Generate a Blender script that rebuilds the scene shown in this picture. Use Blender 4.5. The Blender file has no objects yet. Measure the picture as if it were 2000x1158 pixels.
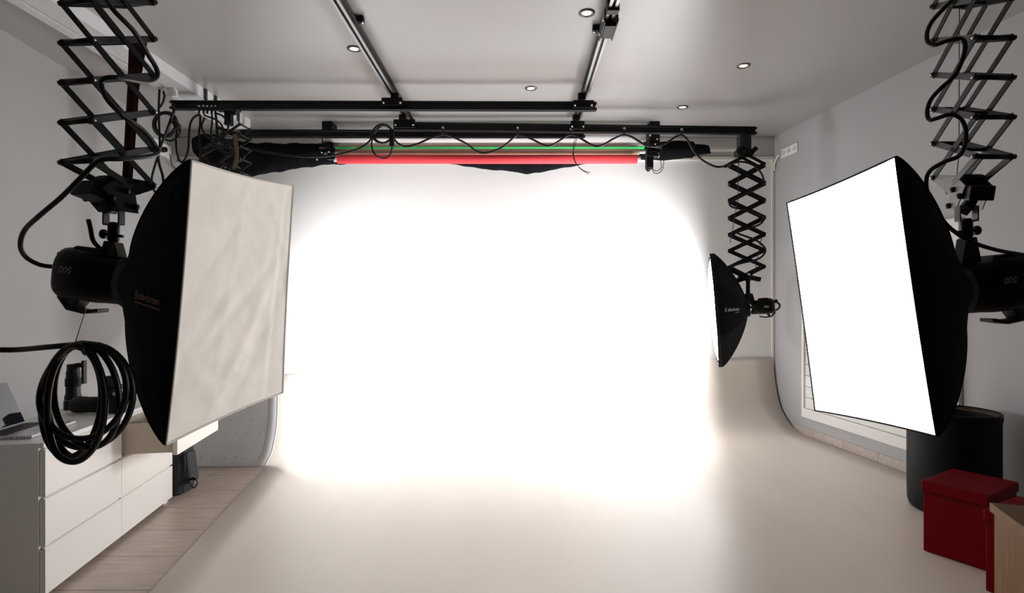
import bpy, bmesh, math, random
from mathutils import Vector, Matrix
random.seed(7)
PI = math.pi
scene = bpy.context.scene
COL = scene.collection
F = 1077.0            # focal length in pixels of the 2000 px wide frame
EYE = 1.47            # camera height
CX, CY = 1000.0, 590.0

def P(px, py, d):
    """world point seen at photo pixel (px,py) at distance d from the camera plane"""
    return Vector(((px-CX)/F*d, d, EYE+(CY-py)/F*d))
def V(*a): return Vector(a)

# ------------------------------------------------------------------ materials
def mat(name, col, rough=0.5, metal=0.0, var=0.0, scale=8.0, bump=0.0, bscale=60.0, spec=0.5, stretch=None, sheen=0.0):
    m = bpy.data.materials.new(name); m.use_nodes = True
    nt = m.node_tree; b = nt.nodes['Principled BSDF']
    b.inputs['Base Color'].default_value = (*col, 1)
    b.inputs['Roughness'].default_value = rough
    b.inputs['Metallic'].default_value = metal
    b.inputs['Specular IOR Level'].default_value = spec
    if sheen: b.inputs['Sheen Weight'].default_value = sheen
    tc = nt.nodes.new('ShaderNodeTexCoord')
    src = tc.outputs['Object']
    if stretch:
        mp = nt.nodes.new('ShaderNodeMapping'); mp.inputs['Scale'].default_value = stretch
        nt.links.new(src, mp.inputs['Vector']); src = mp.outputs['Vector']
    n = nt.nodes.new('ShaderNodeTexNoise'); n.inputs['Scale'].default_value = scale; n.inputs['Detail'].default_value = 4
    nt.links.new(src, n.inputs['Vector'])
    r = nt.nodes.new('ShaderNodeValToRGB')
    lo = [max(0, c*(1-var)) for c in col]; hi = [min(1, c*(1+var)) for c in col]
    r.color_ramp.elements[0].position = .3; r.color_ramp.elements[1].position = .7
    r.color_ramp.elements[0].color = (*lo, 1); r.color_ramp.elements[1].color = (*hi, 1)
    nt.links.new(n.outputs['Fac'], r.inputs['Fac']); nt.links.new(r.outputs['Color'], b.inputs['Base Color'])
    if bump > 0:
        n2 = nt.nodes.new('ShaderNodeTexNoise'); n2.inputs['Scale'].default_value = bscale; n2.inputs['Detail'].default_value = 3
        nt.links.new(src, n2.inputs['Vector'])
        bp = nt.nodes.new('ShaderNodeBump'); bp.inputs['Strength'].default_value = bump; bp.inputs['Distance'].default_value = .01
        nt.links.new(n2.outputs['Fac'], bp.inputs['Height']); nt.links.new(bp.outputs['Normal'], b.inputs['Normal'])
    return m

def emis(name, col, strength):
    m = bpy.data.materials.new(name); m.use_nodes = True
    nt = m.node_tree; b = nt.nodes['Principled BSDF']
    b.inputs['Base Color'].default_value = (.9, .9, .9, 1)
    b.inputs['Roughness'].default_value = .7
    b.inputs['Emission Color'].default_value = (*col, 1)
    b.inputs['Emission Strength'].default_value = strength
    return m

M = dict(
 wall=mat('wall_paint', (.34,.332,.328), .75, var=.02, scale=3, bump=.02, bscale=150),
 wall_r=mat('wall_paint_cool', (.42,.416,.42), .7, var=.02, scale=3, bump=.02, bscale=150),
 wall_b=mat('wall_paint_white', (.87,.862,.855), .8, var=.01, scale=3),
 ceil=mat('ceiling_paint', (.36,.345,.34), .32, var=.015, scale=2, spec=.9, bump=.01, bscale=3),
 trimw=mat('trim_paint', (.8,.77,.72), .5, var=.02),
 beam=mat('beam_paint', (.5,.48,.46), .6, var=.02),
 sweep=mat('sweep_vinyl', (.81,.735,.66), .42, var=.03, scale=2.5, bump=.04, bscale=5, stretch=(1,.25,1)),
 cove=mat('cove_board_paint', (.86,.875,.90), .45, var=.05, scale=4, bump=.08, bscale=4),
 black=mat('black_metal', (.003,.003,.0035), .45, var=.2, scale=30, spec=.25),
 blackm=mat('black_matte_metal', (.0045,.0045,.005), .55, var=.2, scale=30, spec=.25),
 graym=mat('dark_grey_metal', (.020,.020,.022), .45, var=.15, scale=40, spec=.35),
 plastic=mat('black_plastic', (.0035,.0035,.004), .45, var=.2, scale=60, bump=.05, bscale=300, spec=.3),
 fabric=mat('black_fabric', (.008,.008,.009), .9, var=.3, scale=40, bump=.1, bscale=400, spec=.15),
 velvet=mat('black_velvet', (.006,.006,.008), .95, var=.3, scale=20, bump=.2, bscale=200, spec=.1),
 diffuser=mat('white_diffuser_cloth', (.83,.78,.72), .85, var=.05, scale=9, bump=.12, bscale=25, spec=.15),
 cream_piping=mat('cream_piping', (.62,.56,.52), .8),
 piping=mat('grey_piping', (.38,.35,.33), .8),
 rubber=mat('cable_rubber', (.003,.003,.003), .4, var=.2, scale=80, spec=.35),
 alu=mat('aluminium', (.30,.30,.30), .4, metal=.9, var=.05, scale=50, stretch=(1,.05,1)),
 chrome=mat('steel_screw', (.7,.7,.7), .25, metal=1, var=.03),
 trackp=mat('track_aluminium', (.60,.60,.61), .45, var=.02),
 palem=mat('pale_grey_metal', (.16,.155,.15), .45, metal=.3, var=.1),
 midgrey=mat('mid_grey_metal', (.05,.047,.047), .45, var=.1, spec=.4),
 whitep=mat('white_plastic', (.78,.77,.75), .4, var=.02),
 clearp=mat('milky_plastic', (.62,.61,.60), .25, var=.1, scale=60),
 lacq=mat('white_lacquer', (.80,.775,.74), .35, var=.01, scale=2),
 drawerin=mat('drawer_board', (.58,.50,.40), .6, var=.05),
 silver=mat('silver_laptop', (.55,.55,.56), .3, metal=.7, var=.03),
 screen=mat('laptop_glass', (.01,.01,.012), .04, spec=.8),
 keys=mat('black_keys', (.012,.012,.012), .5),
 red=mat('red_leatherette', (.16,.0005,.004), .6, spec=.07, var=.08, scale=20, bump=.1, bscale=250),
 drum=mat('black_leatherette', (.0025,.0025,.0032), .6, var=.2, scale=20, spec=.2, bump=.05, bscale=200),
 brown=mat('brown_lining', (.10,.055,.035), .7, var=.15),
 maroon=mat('maroon_steel', (.10,.012,.012), .3, metal=.4, var=.5, scale=10),
 pwhite=mat('white_paper', (.92,.90,.89), .8, var=.01), pbeige=mat('beige_paper', (.74,.66,.58), .85, var=.05),
 pgreen=mat('green_paper', (.02,.62,.14), .7, var=.05), pkraft=mat('kraft_tube', (.60,.42,.30), .8, var=.12, scale=30, stretch=(.1,1,1)),
 pred=mat('red_paper', (.88,.055,.07), .75, var=.03),
 base=mat('baseboard_stone', (.50,.43,.39), .5, var=.12, scale=40),
 logo=mat('logo_print', (.20,.09,.06), .6), logow=mat('logo_print_white', (.6,.6,.6), .6),
 num=mat('number_print', (.30,.20,.18), .5), numg=mat('number_print_grey', (.26,.26,.26), .5),
 label=mat('pale_label', (.35,.34,.32), .5), dkgrey=mat('charcoal_cloth', (.03,.031,.033), .8, var=.3, scale=30, bump=.1, bscale=200),
 brass=mat('tan_band', (.14,.11,.05), .5, var=.2),
 ringm=mat('bronze_ring', (.10,.085,.075), .35, metal=.5),
)
M['lit_right'] = emis('lit_diffuser', (.99,.985,.98), 13.0)
M['lit_small'] = emis('lit_diffuser_small', (.97,.985,1), 42.0)
M['lamp'] = emis('lamp_glow', (1,.78,.55), 2.2)
M['bright'] = mat('white_board', (.9,.89,.84), .5)

# wood with straight grain
def wood(name, c1, c2):
    m = bpy.data.materials.new(name); m.use_nodes = True; nt = m.node_tree; b = nt.nodes['Principled BSDF']
    tc = nt.nodes.new('ShaderNodeTexCoord'); mp = nt.nodes.new('ShaderNodeMapping'); mp.inputs['Scale'].default_value = (14, 14, .9)
    n = nt.nodes.new('ShaderNodeTexNoise'); n.inputs['Scale'].default_value = 6; n.inputs['Detail'].default_value = 8; n.inputs['Roughness'].default_value = .7
    r = nt.nodes.new('ShaderNodeValToRGB'); r.color_ramp.elements[0].position = .35; r.color_ramp.elements[1].position = .65
    r.color_ramp.elements[0].color = (*c1, 1); r.color_ramp.elements[1].color = (*c2, 1)
    nt.links.new(tc.outputs['Object'], mp.inputs['Vector']); nt.links.new(mp.outputs['Vector'], n.inputs['Vector'])
    nt.links.new(n.outputs['Fac'], r.inputs['Fac']); nt.links.new(r.outputs['Color'], b.inputs['Base Color'])
    b.inputs['Roughness'].default_value = .5; b.inputs['Specular IOR Level'].default_value = .15
    return m
M['oak'] = wood('oak_veneer', (.15,.068,.021), (.23,.115,.040))
def tiles(name):
    m = bpy.data.materials.new(name); m.use_nodes = True; nt = m.node_tree; b = nt.nodes['Principled BSDF']
    tc = nt.nodes.new('ShaderNodeTexCoord'); mp = nt.nodes.new('ShaderNodeMapping'); mp.inputs['Location'].default_value = (.35, .185, 0)
    br = nt.nodes.new('ShaderNodeTexBrick'); br.offset = 0.0
    br.inputs['Scale'].default_value = 1; br.inputs['Brick Width'].default_value = 1.1; br.inputs['Row Height'].default_value = .375
    br.inputs['Mortar Size'].default_value = .0035; br.inputs['Mortar Smooth'].default_value = .1
    br.inputs['Color1'].default_value = (.44,.355,.30,1); br.inputs['Color2'].default_value = (.48,.395,.335,1); br.inputs['Mortar'].default_value = (.18,.15,.13,1)
    n = nt.nodes.new('ShaderNodeTexNoise'); n.inputs['Scale'].default_value = 5; n.inputs['Detail'].default_value = 7
    mp2 = nt.nodes.new('ShaderNodeMapping'); mp2.inputs['Scale'].default_value = (1, 6, 1)
    mx = nt.nodes.new('ShaderNodeMix'); mx.data_type = 'RGBA'; mx.blend_type = 'OVERLAY'; mx.inputs['Factor'].default_value = .35
    L = nt.links.new
    L(tc.outputs['Object'], mp.inputs['Vector']); L(mp.outputs['Vector'], br.inputs['Vector'])
    L(tc.outputs['Object'], mp2.inputs['Vector']); L(mp2.outputs['Vector'], n.inputs['Vector'])
    L(br.outputs['Color'], mx.inputs['A']); L(n.outputs['Fac'], mx.inputs['B']); L(mx.outputs['Result'], b.inputs['Base Color'])
    b.inputs['Roughness'].default_value = .4
    return m
M['tiles'] = tiles('floor_tiles')

# ------------------------------------------------------------------ mesh helpers
def bm_new(): return bmesh.new()
def box(bm, c, s, R=None):
    c = Vector(c); hs = Vector(s)/2
    vs = []
    for x in (-1,1):
        for y in (-1,1):
            for z in (-1,1):
                v = Vector((x*hs.x, y*hs.y, z*hs.z))
                if R is not None: v = R @ v
                vs.append(bm.verts.new(c+v))
    for q in ((0,1,3,2),(4,6,7,5),(0,4,5,1),(2,3,7,6),(0,2,6,4),(1,5,7,3)):
        bm.faces.new([vs[i] for i in q])
    return bm
def box2(bm, a, b):
    a = Vector(a); b = Vector(b)
    return box(bm, (a+b)/2, [abs(b[i]-a[i]) for i in range(3)])
def frame_R(d, up=V(0,0,1)):
    d = Vector(d).normalized(); up = Vector(up)
    x = up.cross(d)
    if x.length < 1e-5: x = V(1,0,0).cross(d)
    x.normalize(); y = d.cross(x)
    return Matrix((x, y, d)).transposed()
def bar(bm, a, b, w, t, wd, ext=0.0):
    """flat bar from a to b; wd = direction of the thickness t"""
    a = Vector(a); b = Vector(b); d = (b-a).normalized()
    tv = Vector(wd); tv = (tv - d*tv.dot(d)).normalized(); wv = tv.cross(d)
    R = Matrix((wv, tv, d)).transposed()
    return box(bm, (a+b)/2, (w, t, (b-a).length+2*ext), R)
def smooth_path(pts, n=8):
    pts = [Vector(p) for p in pts]; out = []
    ext = [pts[0]*2-pts[1]] + pts + [pts[-1]*2-pts[-2]]
    for i in range(1, len(ext)-2):
        p0,p1,p2,p3 = ext[i-1:i+3]
        for k in range(n):
            t = k/n
            out.append(.5*((2*p1)+(p2-p0)*t+(2*p0-5*p1+4*p2-p3)*t*t+(3*p1-p0-3*p2+p3)*t**3))
    out.append(pts[-1]); return out
def tube(bm, pts, r, seg=8, cap=True):
    pts = [Vector(p) for p in pts]
    n = len(pts); rings = []
    rs = r if isinstance(r, (list, tuple)) else [r]*n
    nrm = None
    for i, p in enumerate(pts):
        d = (pts[min(i+1,n-1)]-pts[max(i-1,0)])
        d = d.normalized() if d.length > 1e-9 else V(0,0,1)
        if nrm is None:
            nrm = d.orthogonal().normalized()
        else:
            nrm = nrm - d*nrm.dot(d)
            nrm = nrm.normalized() if nrm.length > 1e-6 else d.orthogonal().normalized()
        bn = d.cross(nrm)
        rings.append([bm.verts.new(p + (nrm*math.cos(2*PI*k/seg)+bn*math.sin(2*PI*k/seg))*rs[i]) for k in range(seg)])
    for i in range(n-1):
        for k in range(seg):
            f = bm.faces.new((rings[i][k], rings[i][(k+1)%seg], rings[i+1][(k+1)%seg], rings[i+1][k])); f.smooth = True
    if cap:
        bm.faces.new(rings[0][::-1]); bm.faces.new(rings[-1])
    return bm
def lathe(bm, c, axis, prof, seg=32, R=None):
    """prof: list of (radius, height along axis)"""
    c = Vector(c); R = frame_R(axis) if R is None else R; rings = []
    for (r, h) in prof:
        if r < 1e-6: rings.append([bm.verts.new(c+R@V(0,0,h))]); continue
        rings.append([bm.verts.new(c+R@V(r*math.cos(2*PI*k/seg), r*math.sin(2*PI*k/seg), h)) for k in range(seg)])
    for a, b in zip(rings, rings[1:]):
        for k in range(seg):
            k2 = (k+1)%seg
            vs = [a[k % len(a)], a[k2 % len(a)], b[k2 % len(b)], b[k % len(b)]]
            u = []
            for v in vs:
                if v not in u: u.append(v)
            if len(u) >= 3:
                f = bm.faces.new(u); f.smooth = True
    return bm
def prism(bm, poly, d):
    """extrude closed 3D polygon by vector d"""
    a = [bm.verts.new(Vector(p)) for p in poly]; b = [bm.verts.new(Vector(p)+Vector(d)) for p in poly]
    n = len(a); bm.faces.new(a[::-1]); bm.faces.new(b)
    for i in range(n): bm.faces.new((a[i], a[(i+1)%n], b[(i+1)%n], b[i]))
    return bm
def grid(bm, f, nu, nv, smooth=True):
    g = [[bm.verts.new(f(i/nu, j/nv)) for j in range(nv+1)] for i in range(nu+1)]
    for i in range(nu):
        for j in range(nv):
            q = bm.faces.new((g[i][j], g[i+1][j], g[i+1][j+1], g[i][j+1])); q.smooth = smooth
    return g
def obj(name, bm, m, parent=None, bevel=0.0, solid=0.0, label=None):
    bmesh.ops.recalc_face_normals(bm, faces=bm.faces)
    me = bpy.data.meshes.new(name); bm.to_mesh(me); bm.free()
    me.materials.append(m)
    o = bpy.data.objects.new(name, me); COL.objects.link(o)
    if parent is not None:
        o.parent = parent; o.matrix_parent_inverse = Matrix.Identity(4)
        if not parent.get('local_parts'):
            # meshes are written in world space, the parent Empty sits at its base
            root = parent
            off = Vector()
            while root is not None: off += root.location; root = root.parent
            for v in me.vertices: v.co -= off
    if solid:
        md = o.modifiers.new('thickness', 'SOLIDIFY'); md.thickness = solid; md.offset = 0
    if bevel:
        md = o.modifiers.new('rounded', 'BEVEL'); md.width = bevel; md.segments = 2; md.limit_method = 'ANGLE'
    if label: o['label'] = label
    return o
def recentre(o):
    """put the origin of a top-level world-space mesh at the foot of its bounds"""
    me = o.data
    xs = [v.co.x for v in me.vertices]; ys = [v.co.y for v in me.vertices]; zs = [v.co.z for v in me.vertices]
    c = V((min(xs)+max(xs))/2, (min(ys)+max(ys))/2, min(zs))
    for v in me.vertices: v.co -= c
    o.location = c
    return o
def tag(o, label, cat, group=None, kind=None):
    o['label'] = label; o['category'] = cat
    if group: o['group'] = group
    if kind: o['kind'] = kind
    return o
def thing(name, label, cat, loc, group=None, rotz=0.0, local=False):
    o = bpy.data.objects.new(name, None); COL.objects.link(o)
    o.location = loc; o.rotation_euler = (0,0,rotz); o.empty_display_size = .1
    if local: o['local_parts'] = 1
    return tag(o, label, cat, group)
def single(name, bm, m, label, cat, group=None, **k):
    return tag(recentre(obj(name, bm, m, **k)), label, cat, group)
def struct(name, bm, m, label=None, **k):
    o = obj(name, bm, m, **k); o['kind'] = 'structure'
    if label: o['label'] = label
    return o
def cable(name, pts, r, label, cat='cable', group=None, n=8, m='rubber', seg=8):
    return single(name, tube(bm_new(), smooth_path(pts, n), r, seg), M[m], label, cat, group)
def text_obj(name, s, size, origin, xdir, ydir, m, parent, extrude=.0006, align='CENTER', shear=0.0, bold=0.0):
    cu = bpy.data.curves.new(name, 'FONT'); cu.body = s; cu.size = size; cu.align_x = align; cu.align_y = 'CENTER'; cu.extrude = extrude; cu.shear = shear; cu.offset = bold
    t = bpy.data.objects.new(name+'_tmp', cu); COL.objects.link(t)
    dg = bpy.context.evaluated_depsgraph_get()
    me = bpy.data.meshes.new_from_object(t.evaluated_get(dg)); me.name = name
    bpy.data.objects.remove(t); bpy.data.curves.remove(cu)
    x = Vector(xdir).normalized(); y = Vector(ydir); y = (y-x*y.dot(x)).normalized(); z = x.cross(y)
    R = Matrix((x,y,z)).transposed()
    off = Vector(); rt = parent
    while rt is not None: off += rt.location; rt = rt.parent
    for v in me.vertices: v.co = R @ v.co + Vector(origin) - off
    me.materials.clear(); me.materials.append(m)
    o = bpy.data.objects.new(name, me); COL.objects.link(o); o.parent = parent; o.matrix_parent_inverse = Matrix.Identity(4)
    return o

# ------------------------------------------------------------------ room
CEIL = EYE+2.0
def xr(y): return 3.961-.118*y          # right wall
def xl(y): return -3.30-.110*y          # left wall
YB, YF = 6.68, -1.2
def quadwall(name, pts, thick, m, label):
    return struct(name, prism(bm_new(), pts, thick), m, label)
quadwall('floor', [(xl(YF)-.1,YF,-.0),(xr(YF)+.1,YF,0),(xr(YB)+.1,YB+.1,0),(xl(YB)-.1,YB+.1,0)], (0,0,-.1), M['tiles'], 'brown-grey tiled floor')
quadwall('ceiling', [(xl(YF)-.1,YF,CEIL),(xr(YF)+.1,YF,CEIL),(xr(YB)+.1,YB+.1,CEIL),(xl(YB)-.1,YB+.1,CEIL)], (0,0,.1), M['ceil'], 'pale satin ceiling')
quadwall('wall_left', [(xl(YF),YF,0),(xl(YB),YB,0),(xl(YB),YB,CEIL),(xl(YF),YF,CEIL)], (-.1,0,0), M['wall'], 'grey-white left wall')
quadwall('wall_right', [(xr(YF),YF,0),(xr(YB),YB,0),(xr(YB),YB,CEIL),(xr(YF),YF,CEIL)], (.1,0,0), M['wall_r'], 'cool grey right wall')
quadwall('wall_back', [(xl(YB),YB,0),(xr(YB),YB,0),(xr(YB),YB,CEIL),(xl(YB),YB,CEIL)], (0,.1,0), M['wall_b'], 'white back wall')
zl = EYE+(590-309)/F*6.66
struct('trim_1', box2(bm_new(), (xl(YB)+.0,6.655,zl-.022), (xr(YB)+.0,6.68,zl+.022)), M['trimw'], 'pale batten across the back wall', bevel=.004)
struct('trim_2', box2(bm_new(), (xl(YB),6.668,zl+.022), (xr(YB),6.68,CEIL-.012)), M['beam'], 'grey band of wall above the batten')
struct('trim_3', box2(bm_new(), (xr(YB)-.03,6.66,.75), (xr(YB)-.004,6.68,zl-.022)), M['trimw'], 'pale corner bead')
# baseboard on the right wall, in stone lengths
bb = bm_new(); y = 1.0
while y < 6.3:
    y2 = min(y+.45, 6.3)
    prism(bb, [(xr(y)-.012,y,.003),(xr(y2-.004)-.012,y2-.004,.003),(xr(y2-.004)-.012,y2-.004,.088),(xr(y)-.012,y,.088)], (.012,.0015,0)); y = y2
struct('baseboard_right', bb, M['base'], 'beige stone baseboard')
# shuttered window on the right wall
def wr(y, z, off=0.0): return V(xr(y)-off*.993, y-off*.117, z)
w0, w1, wz0, wz1 = 4.236, 6.11, .205, 2.12
win = bpy.data.objects.new('window_1', None); COL.objects.link(win); win['kind'] = 'structure'; win['label'] = 'white framed window with closed slatted blind on the right wall'
def wallbox(bm, y0, y1, z0, z1, o0, o1):
    return prism(bm, [wr(y0,z0,o0),wr(y1,z0,o0),wr(y1,z1,o0),wr(y0,z1,o0)], wr(y0,z0,o1)-wr(y0,z0,o0))
fr = bm_new()
wallbox(fr, w0, w0+.05, wz0, wz1, .001, .035); wallbox(fr, w1-.035, w1, wz0, wz1, .001, .035)
wallbox(fr, w0+.05, w1-.035, wz0, wz0+.10, .001, .035); wallbox(fr, w0+.05, w1-.035, wz1-.05, wz1, .001, .035)
obj('window_frame', fr, M['whitep'], win)
bl = bm_new(); z = wz0+.10
while z < wz1-.06:
    wallbox(bl, w0+.051, w1-.036, z+.004, min(z+.118, wz1-.051), .001, .018); z += .12
obj('blind', bl, M['whitep'], win)

# ------------------------------------------------------------------ white sweep
Ls = [(4.92,0,519),(5.35,.03,531),(5.7,.094,540),(5.95,.22,543.5),(6.2,.405,546),(6.42,.53,551),(6.63,.60,556)]
Rs = [(6.0,0),(6.2,.02),(6.347,.085),(6.5,.22),(6.58,.40),(6.63,.6),(6.655,.794)]
lp = [V((px-CX)/F*d, d, h) for d,h,px in Ls]
rp = [V(xr(d)-.025, d, h) for d,h in Rs]
lfront = [V(-1.83+.1735*(2.787-d), d, 0) for d in (.7,1.5,2.3,3.1,3.9,4.5)]
rfront = [V(xr(d)-.03, d, 0) for d in (.7,1.7,2.8,3.8,4.8,5.5)]
LL = smooth_path(lfront+lp, 5); RR = smooth_path(rfront+rp, 5)
n = len(LL)-1
def fsweep(u, v):
    a = LL[round(v*n)]; b = RR[round(v*n)]; p = a.lerp(b, u); p.z = max(p.z, 0)+.006; return p
sb = bm_new(); grid(sb, fsweep, 24, n)
sw = tag(obj('backdrop_sweep', sb, M['sweep']), 'cream vinyl photo sweep covering the floor and curving up the back wall', 'backdrop')
md = sw.modifiers.new('thickness','SOLIDIFY'); md.thickness = .004; md.offset = 1
# blue-grey board left of the sweep
cb = thing('side_board', 'blue-grey dotted board standing behind the dresser at the left edge of the sweep', 'board', (-2.75,4.95,0))
edge = smooth_path([P(516,912,4.93),P(530,885,4.93),P(537,855,4.93),P(541,825,4.93),P(542.5,790,4.93),P(543,755,4.93)], 5)
poly = [V(-3.25,4.93,.004)]+[V(p.x,4.93,max(p.z,.004)) for p in edge]+[V(-3.25,4.93,edge[-1].z)]
obj('board_panel', prism(bm_new(), poly, (0,.02,0)), M['cove'], cb)
st = bm_new()
off = [p+V(-.085,-.002,0) for p in edge]; off2 = [p+V(-.06,-.012,0) for p in edge]; off3 = [p+V(-.01,-.004,0) for p in edge]
rows = [off, off2, off3]
grid(st, lambda u,v: rows[round(u*2)][round(v*(len(edge)-1))], 2, len(edge)-1)
obj('edge_strip', st, M['cove'], cb, solid=.002)
dots = bm_new()
for i in range(9):
    for j in range(6):
        x = -3.1+i*.105+(.05 if j%2 else 0); z = .08+j*.11
        if x < -2.24: box(dots, (x+random.uniform(-.01,.01), 4.929, z+random.uniform(-.008,.008)), (.006,.004,.006))
obj('rivet_dots', dots, M['graym'], cb)['kind'] = 'stuff'

# ------------------------------------------------------------------ downlights
for i, (px, py, where) in enumerate([(692,95,'beside the left ceiling rail'),(1146,25,'nearest the camera, left of the right ceiling rail'),(1037,172,'just in front of the long black cross rail'),
                      (1452,128,'right of both ceiling rails, the nearer of two'),(1333,209,'right of both ceiling rails, the farther of two')]):
    d = F*2.0/(CY-py); c = V((px-CX)/F*d, d, CEIL)
    t = thing('downlight', 'small round recessed ceiling downlight '+where, 'light', c, 'recessed ceiling downlights')
    obj('trim_ring', lathe(bm_new(), c, (0,0,-1), [(.034,.001),(.036,.006),(.044,.010),(.055,.006),(.057,.0005)]), M['ringm'], t)
    obj('lamp', lathe(bm_new(), c, (0,0,-1), [(0,.003),(.02,.004),(.034,.002)]), M['lamp'], t)

# ------------------------------------------------------------------ ceiling rails (running away from the camera)
def rail_profile(bm, a, b, w, h, up=V(0,0,1), groove=True):
    """I-shaped aluminium profile between a and b (centre line)"""
    a = Vector(a); b = Vector(b); d = (b-a).normalized(); s = d.cross(up).normalized(); u = s.cross(d)
    g = .28*w
    pr = [(-.5*w,-.5*h),(-.12*w,-.5*h),(-.12*w,-.36*h),(.12*w,-.36*h),(.12*w,-.5*h),(.5*w,-.5*h),(.5*w,-.3*h),(.32*w,-.22*h),(.32*w,.22*h),(.5*w,.3*h),(.5*w,.5*h),(-.5*w,.5*h),(-.5*w,.3*h),(-.32*w,.22*h),(-.32*w,-.22*h),(-.5*w,-.3*h)]
    return prism(bm, [a+s*x+u*y for x,y in pr], b-a)
def ceiling_rail(x0, x1, y0, y1, label, clamps):
    t = thing('ceiling_rail', label, 'rail', (x0, y0, CEIL-.09), 'ceiling rails running away from the camera')
    zc = CEIL-.062
    obj('rail_beam', rail_profile(bm_new(), (x0,y0,zc), (x1,y1,zc), .062, .075), M['black'], t)
    s = bm_new()
    box2(s, (0,0,0), (.001,.001,.001)); s.free(); s = bm_new()
    d = (V(x1,y1,0)-V(x0,y0,0)).normalized(); sd = V(d.y,-d.x,0)
    for k in (-.020, .020):
        bar(s, V(x0,y0,zc-.0385)+sd*k, V(x1,y1,zc-.0385)+sd*k, .019, .0022, (0,0,1))
    obj('alu_strip', s, M['alu'], t, label='bare aluminium running face')
    for (yy, side) in clamps:
        f = (yy-y0)/(y1-y0); x = x0+(x1-x0)*f
        c = obj('ceiling_clamp', box(bm_new(), (x+side*.052, yy, CEIL-.022), (.05,.04,.04)), M['black'], t, bevel=.004)
        bolt = lathe(bm_new(), (x+side*.062, yy, CEIL-.042), (0,0,-1), [(.012,0),(.012,.008),(0,.010)], 10)
        o = obj('bolt', bolt, M['chrome'], c)
    return t
ceiling_rail(-1.14, -1.09, 1.2, 5.95, 'black and silver ceiling rail running into depth above the left half of the sweep', [(3.86,1),(5.5,1),(2.2,1)])
ceiling_rail(.615, .69, 1.2, 5.95, 'black and silver ceiling rail running into depth above the right half of the sweep', [(3.99,-1),(5.5,-1),(2.2,-1)])
# block and trolley on the right rail
def trolley(name, label, c, w, l, h, yaw=0.0, group=None, blocks=True):
    c = Vector(c); t = thing(name, label, 'trolley', c-V(0,0,h), group)
    R = Matrix.Rotation(yaw, 3, 'Z')
    for s in (-1,1):
        obj('side_plate', box(bm_new(), c+R@V(s*w/2,0,-h*.4), (.008,l,h), R), M['graym'], t, bevel=.002)
    obj('carrier', box(bm_new(), c+R@V(0,0,-h*.78), (w-.01,l*.7,h*.3), R), M['black'], t, bevel=.003)
    for s in (-1,1):
        for k in (-1,1):
            bb = lathe(bm_new(), c+R@V(s*(w/2+.004),k*l*.38,-h*.55), R@V(s,0,0), [(.010,0),(.010,.010),(0,.012)], 10)
            obj('bolt', bb, M['chrome'], t)
    return t
trolley('rail_trolley', 'black bolted trolley clamped round the right ceiling rail, near the top of the picture', (.665,3.80,CEIL-.05), .085, .26, .10, -.02)
single('rail_stop', box(bm_new(), (.655,3.585,CEIL-.068), (.08,.06,.10)), M['black'], 'black end stop on the right ceiling rail, just above its trolley', 'rail stop', bevel=.004)

# cross rails
def cross_rail(a, b, label, w=.055, h=.078):
    a = Vector(a); b = Vector(b)
    t = thing('cross_rail', label, 'rail', (a+b)/2-V(0,0,h/2), 'black cross rails')
    obj('rail_beam', rail_profile(bm_new(), a, b, w, h), M['black'], t)
    d = (b-a).normalized()
    for p, s in ((a,-1),(b,1)):
        s2 = d.cross(V(0,0,1))
        for k in (-1,1):
            for q in (-1,1):
                obj('end_bolt', lathe(bm_new(), p+d*s*.002+s2*k*.018+V(0,0,q*.026), d*s, [(0,0),(.011,0),(.011,.012),(0,.014)], 10), M['blackm'], t)
    return t
H1 = CEIL-.20
cross_rail(P(337,206,5.06), P(1162,208.5,5.06), 'long black cross rail nearest the camera, cables clipped to its left end')
cross_rail(P(772,247,5.64), P(1474,256,5.68), 'black cross rail reaching furthest right, scissor arm of the small softbox at its end')
cross_rail(P(472,261.5,5.89), P(1140,262,5.89), 'black cross rail directly in front of the white paper roll')
# saddles joining rails
def saddle(label, c, w, h, d, bolts=True):
    c = Vector(c); t = thing('rail_saddle', label, 'bracket', c-V(0,0,h/2), 'rail joining brackets')
    obj('saddle_plate', box(bm_new(), c, (w,d,h)), M['black'], t, bevel=.003)
    b = bm_new()
    for s in (-1,1): lathe(b, c+V(s*w*.4,-d/2-.0005,-h*.18), (0,-1,0), [(.010,0),(.010,.006),(.004,.010),(0,.010)], 10)
    obj('bolt', b, M['chrome'], t)
    return t
saddle('black bracket joining the left ceiling rail to the nearest cross rail', P(766,199,5.02)+V(0,-.01,.0), .19, .07, .012)
saddle('black bracket joining the right ceiling rail to the nearest cross rail', P(1139,204,5.02)+V(0,-.01,.0), .19, .07, .012)
saddle('black bracket under the left ceiling rail, at the left end of the second cross rail', P(790,242,5.59)+V(0,-.01,0), .22, .085, .012)
saddle('black bracket under the right ceiling rail, on the second cross rail', P(1128,245,5.59)+V(0,-.01,0), .14, .085, .012)
for (px, d) in ((772,5.04),(1136,5.04),(787,5.62),(1125,5.62)):
    b = box(bm_new(), (((px-CX)/F*d), d, CEIL-.125), (.07,.07,.055))
    single('rail_hanger', b, M['black'], {772:'black block hanging the nearest cross rail from the left ceiling rail',1136:'black block hanging the nearest cross rail from the right ceiling rail',787:'black block hanging the second cross rail from the left ceiling rail',1125:'black block hanging the second cross rail from the right ceiling rail'}[px], 'bracket', 'rail hanger blocks', bevel=.004)

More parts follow.
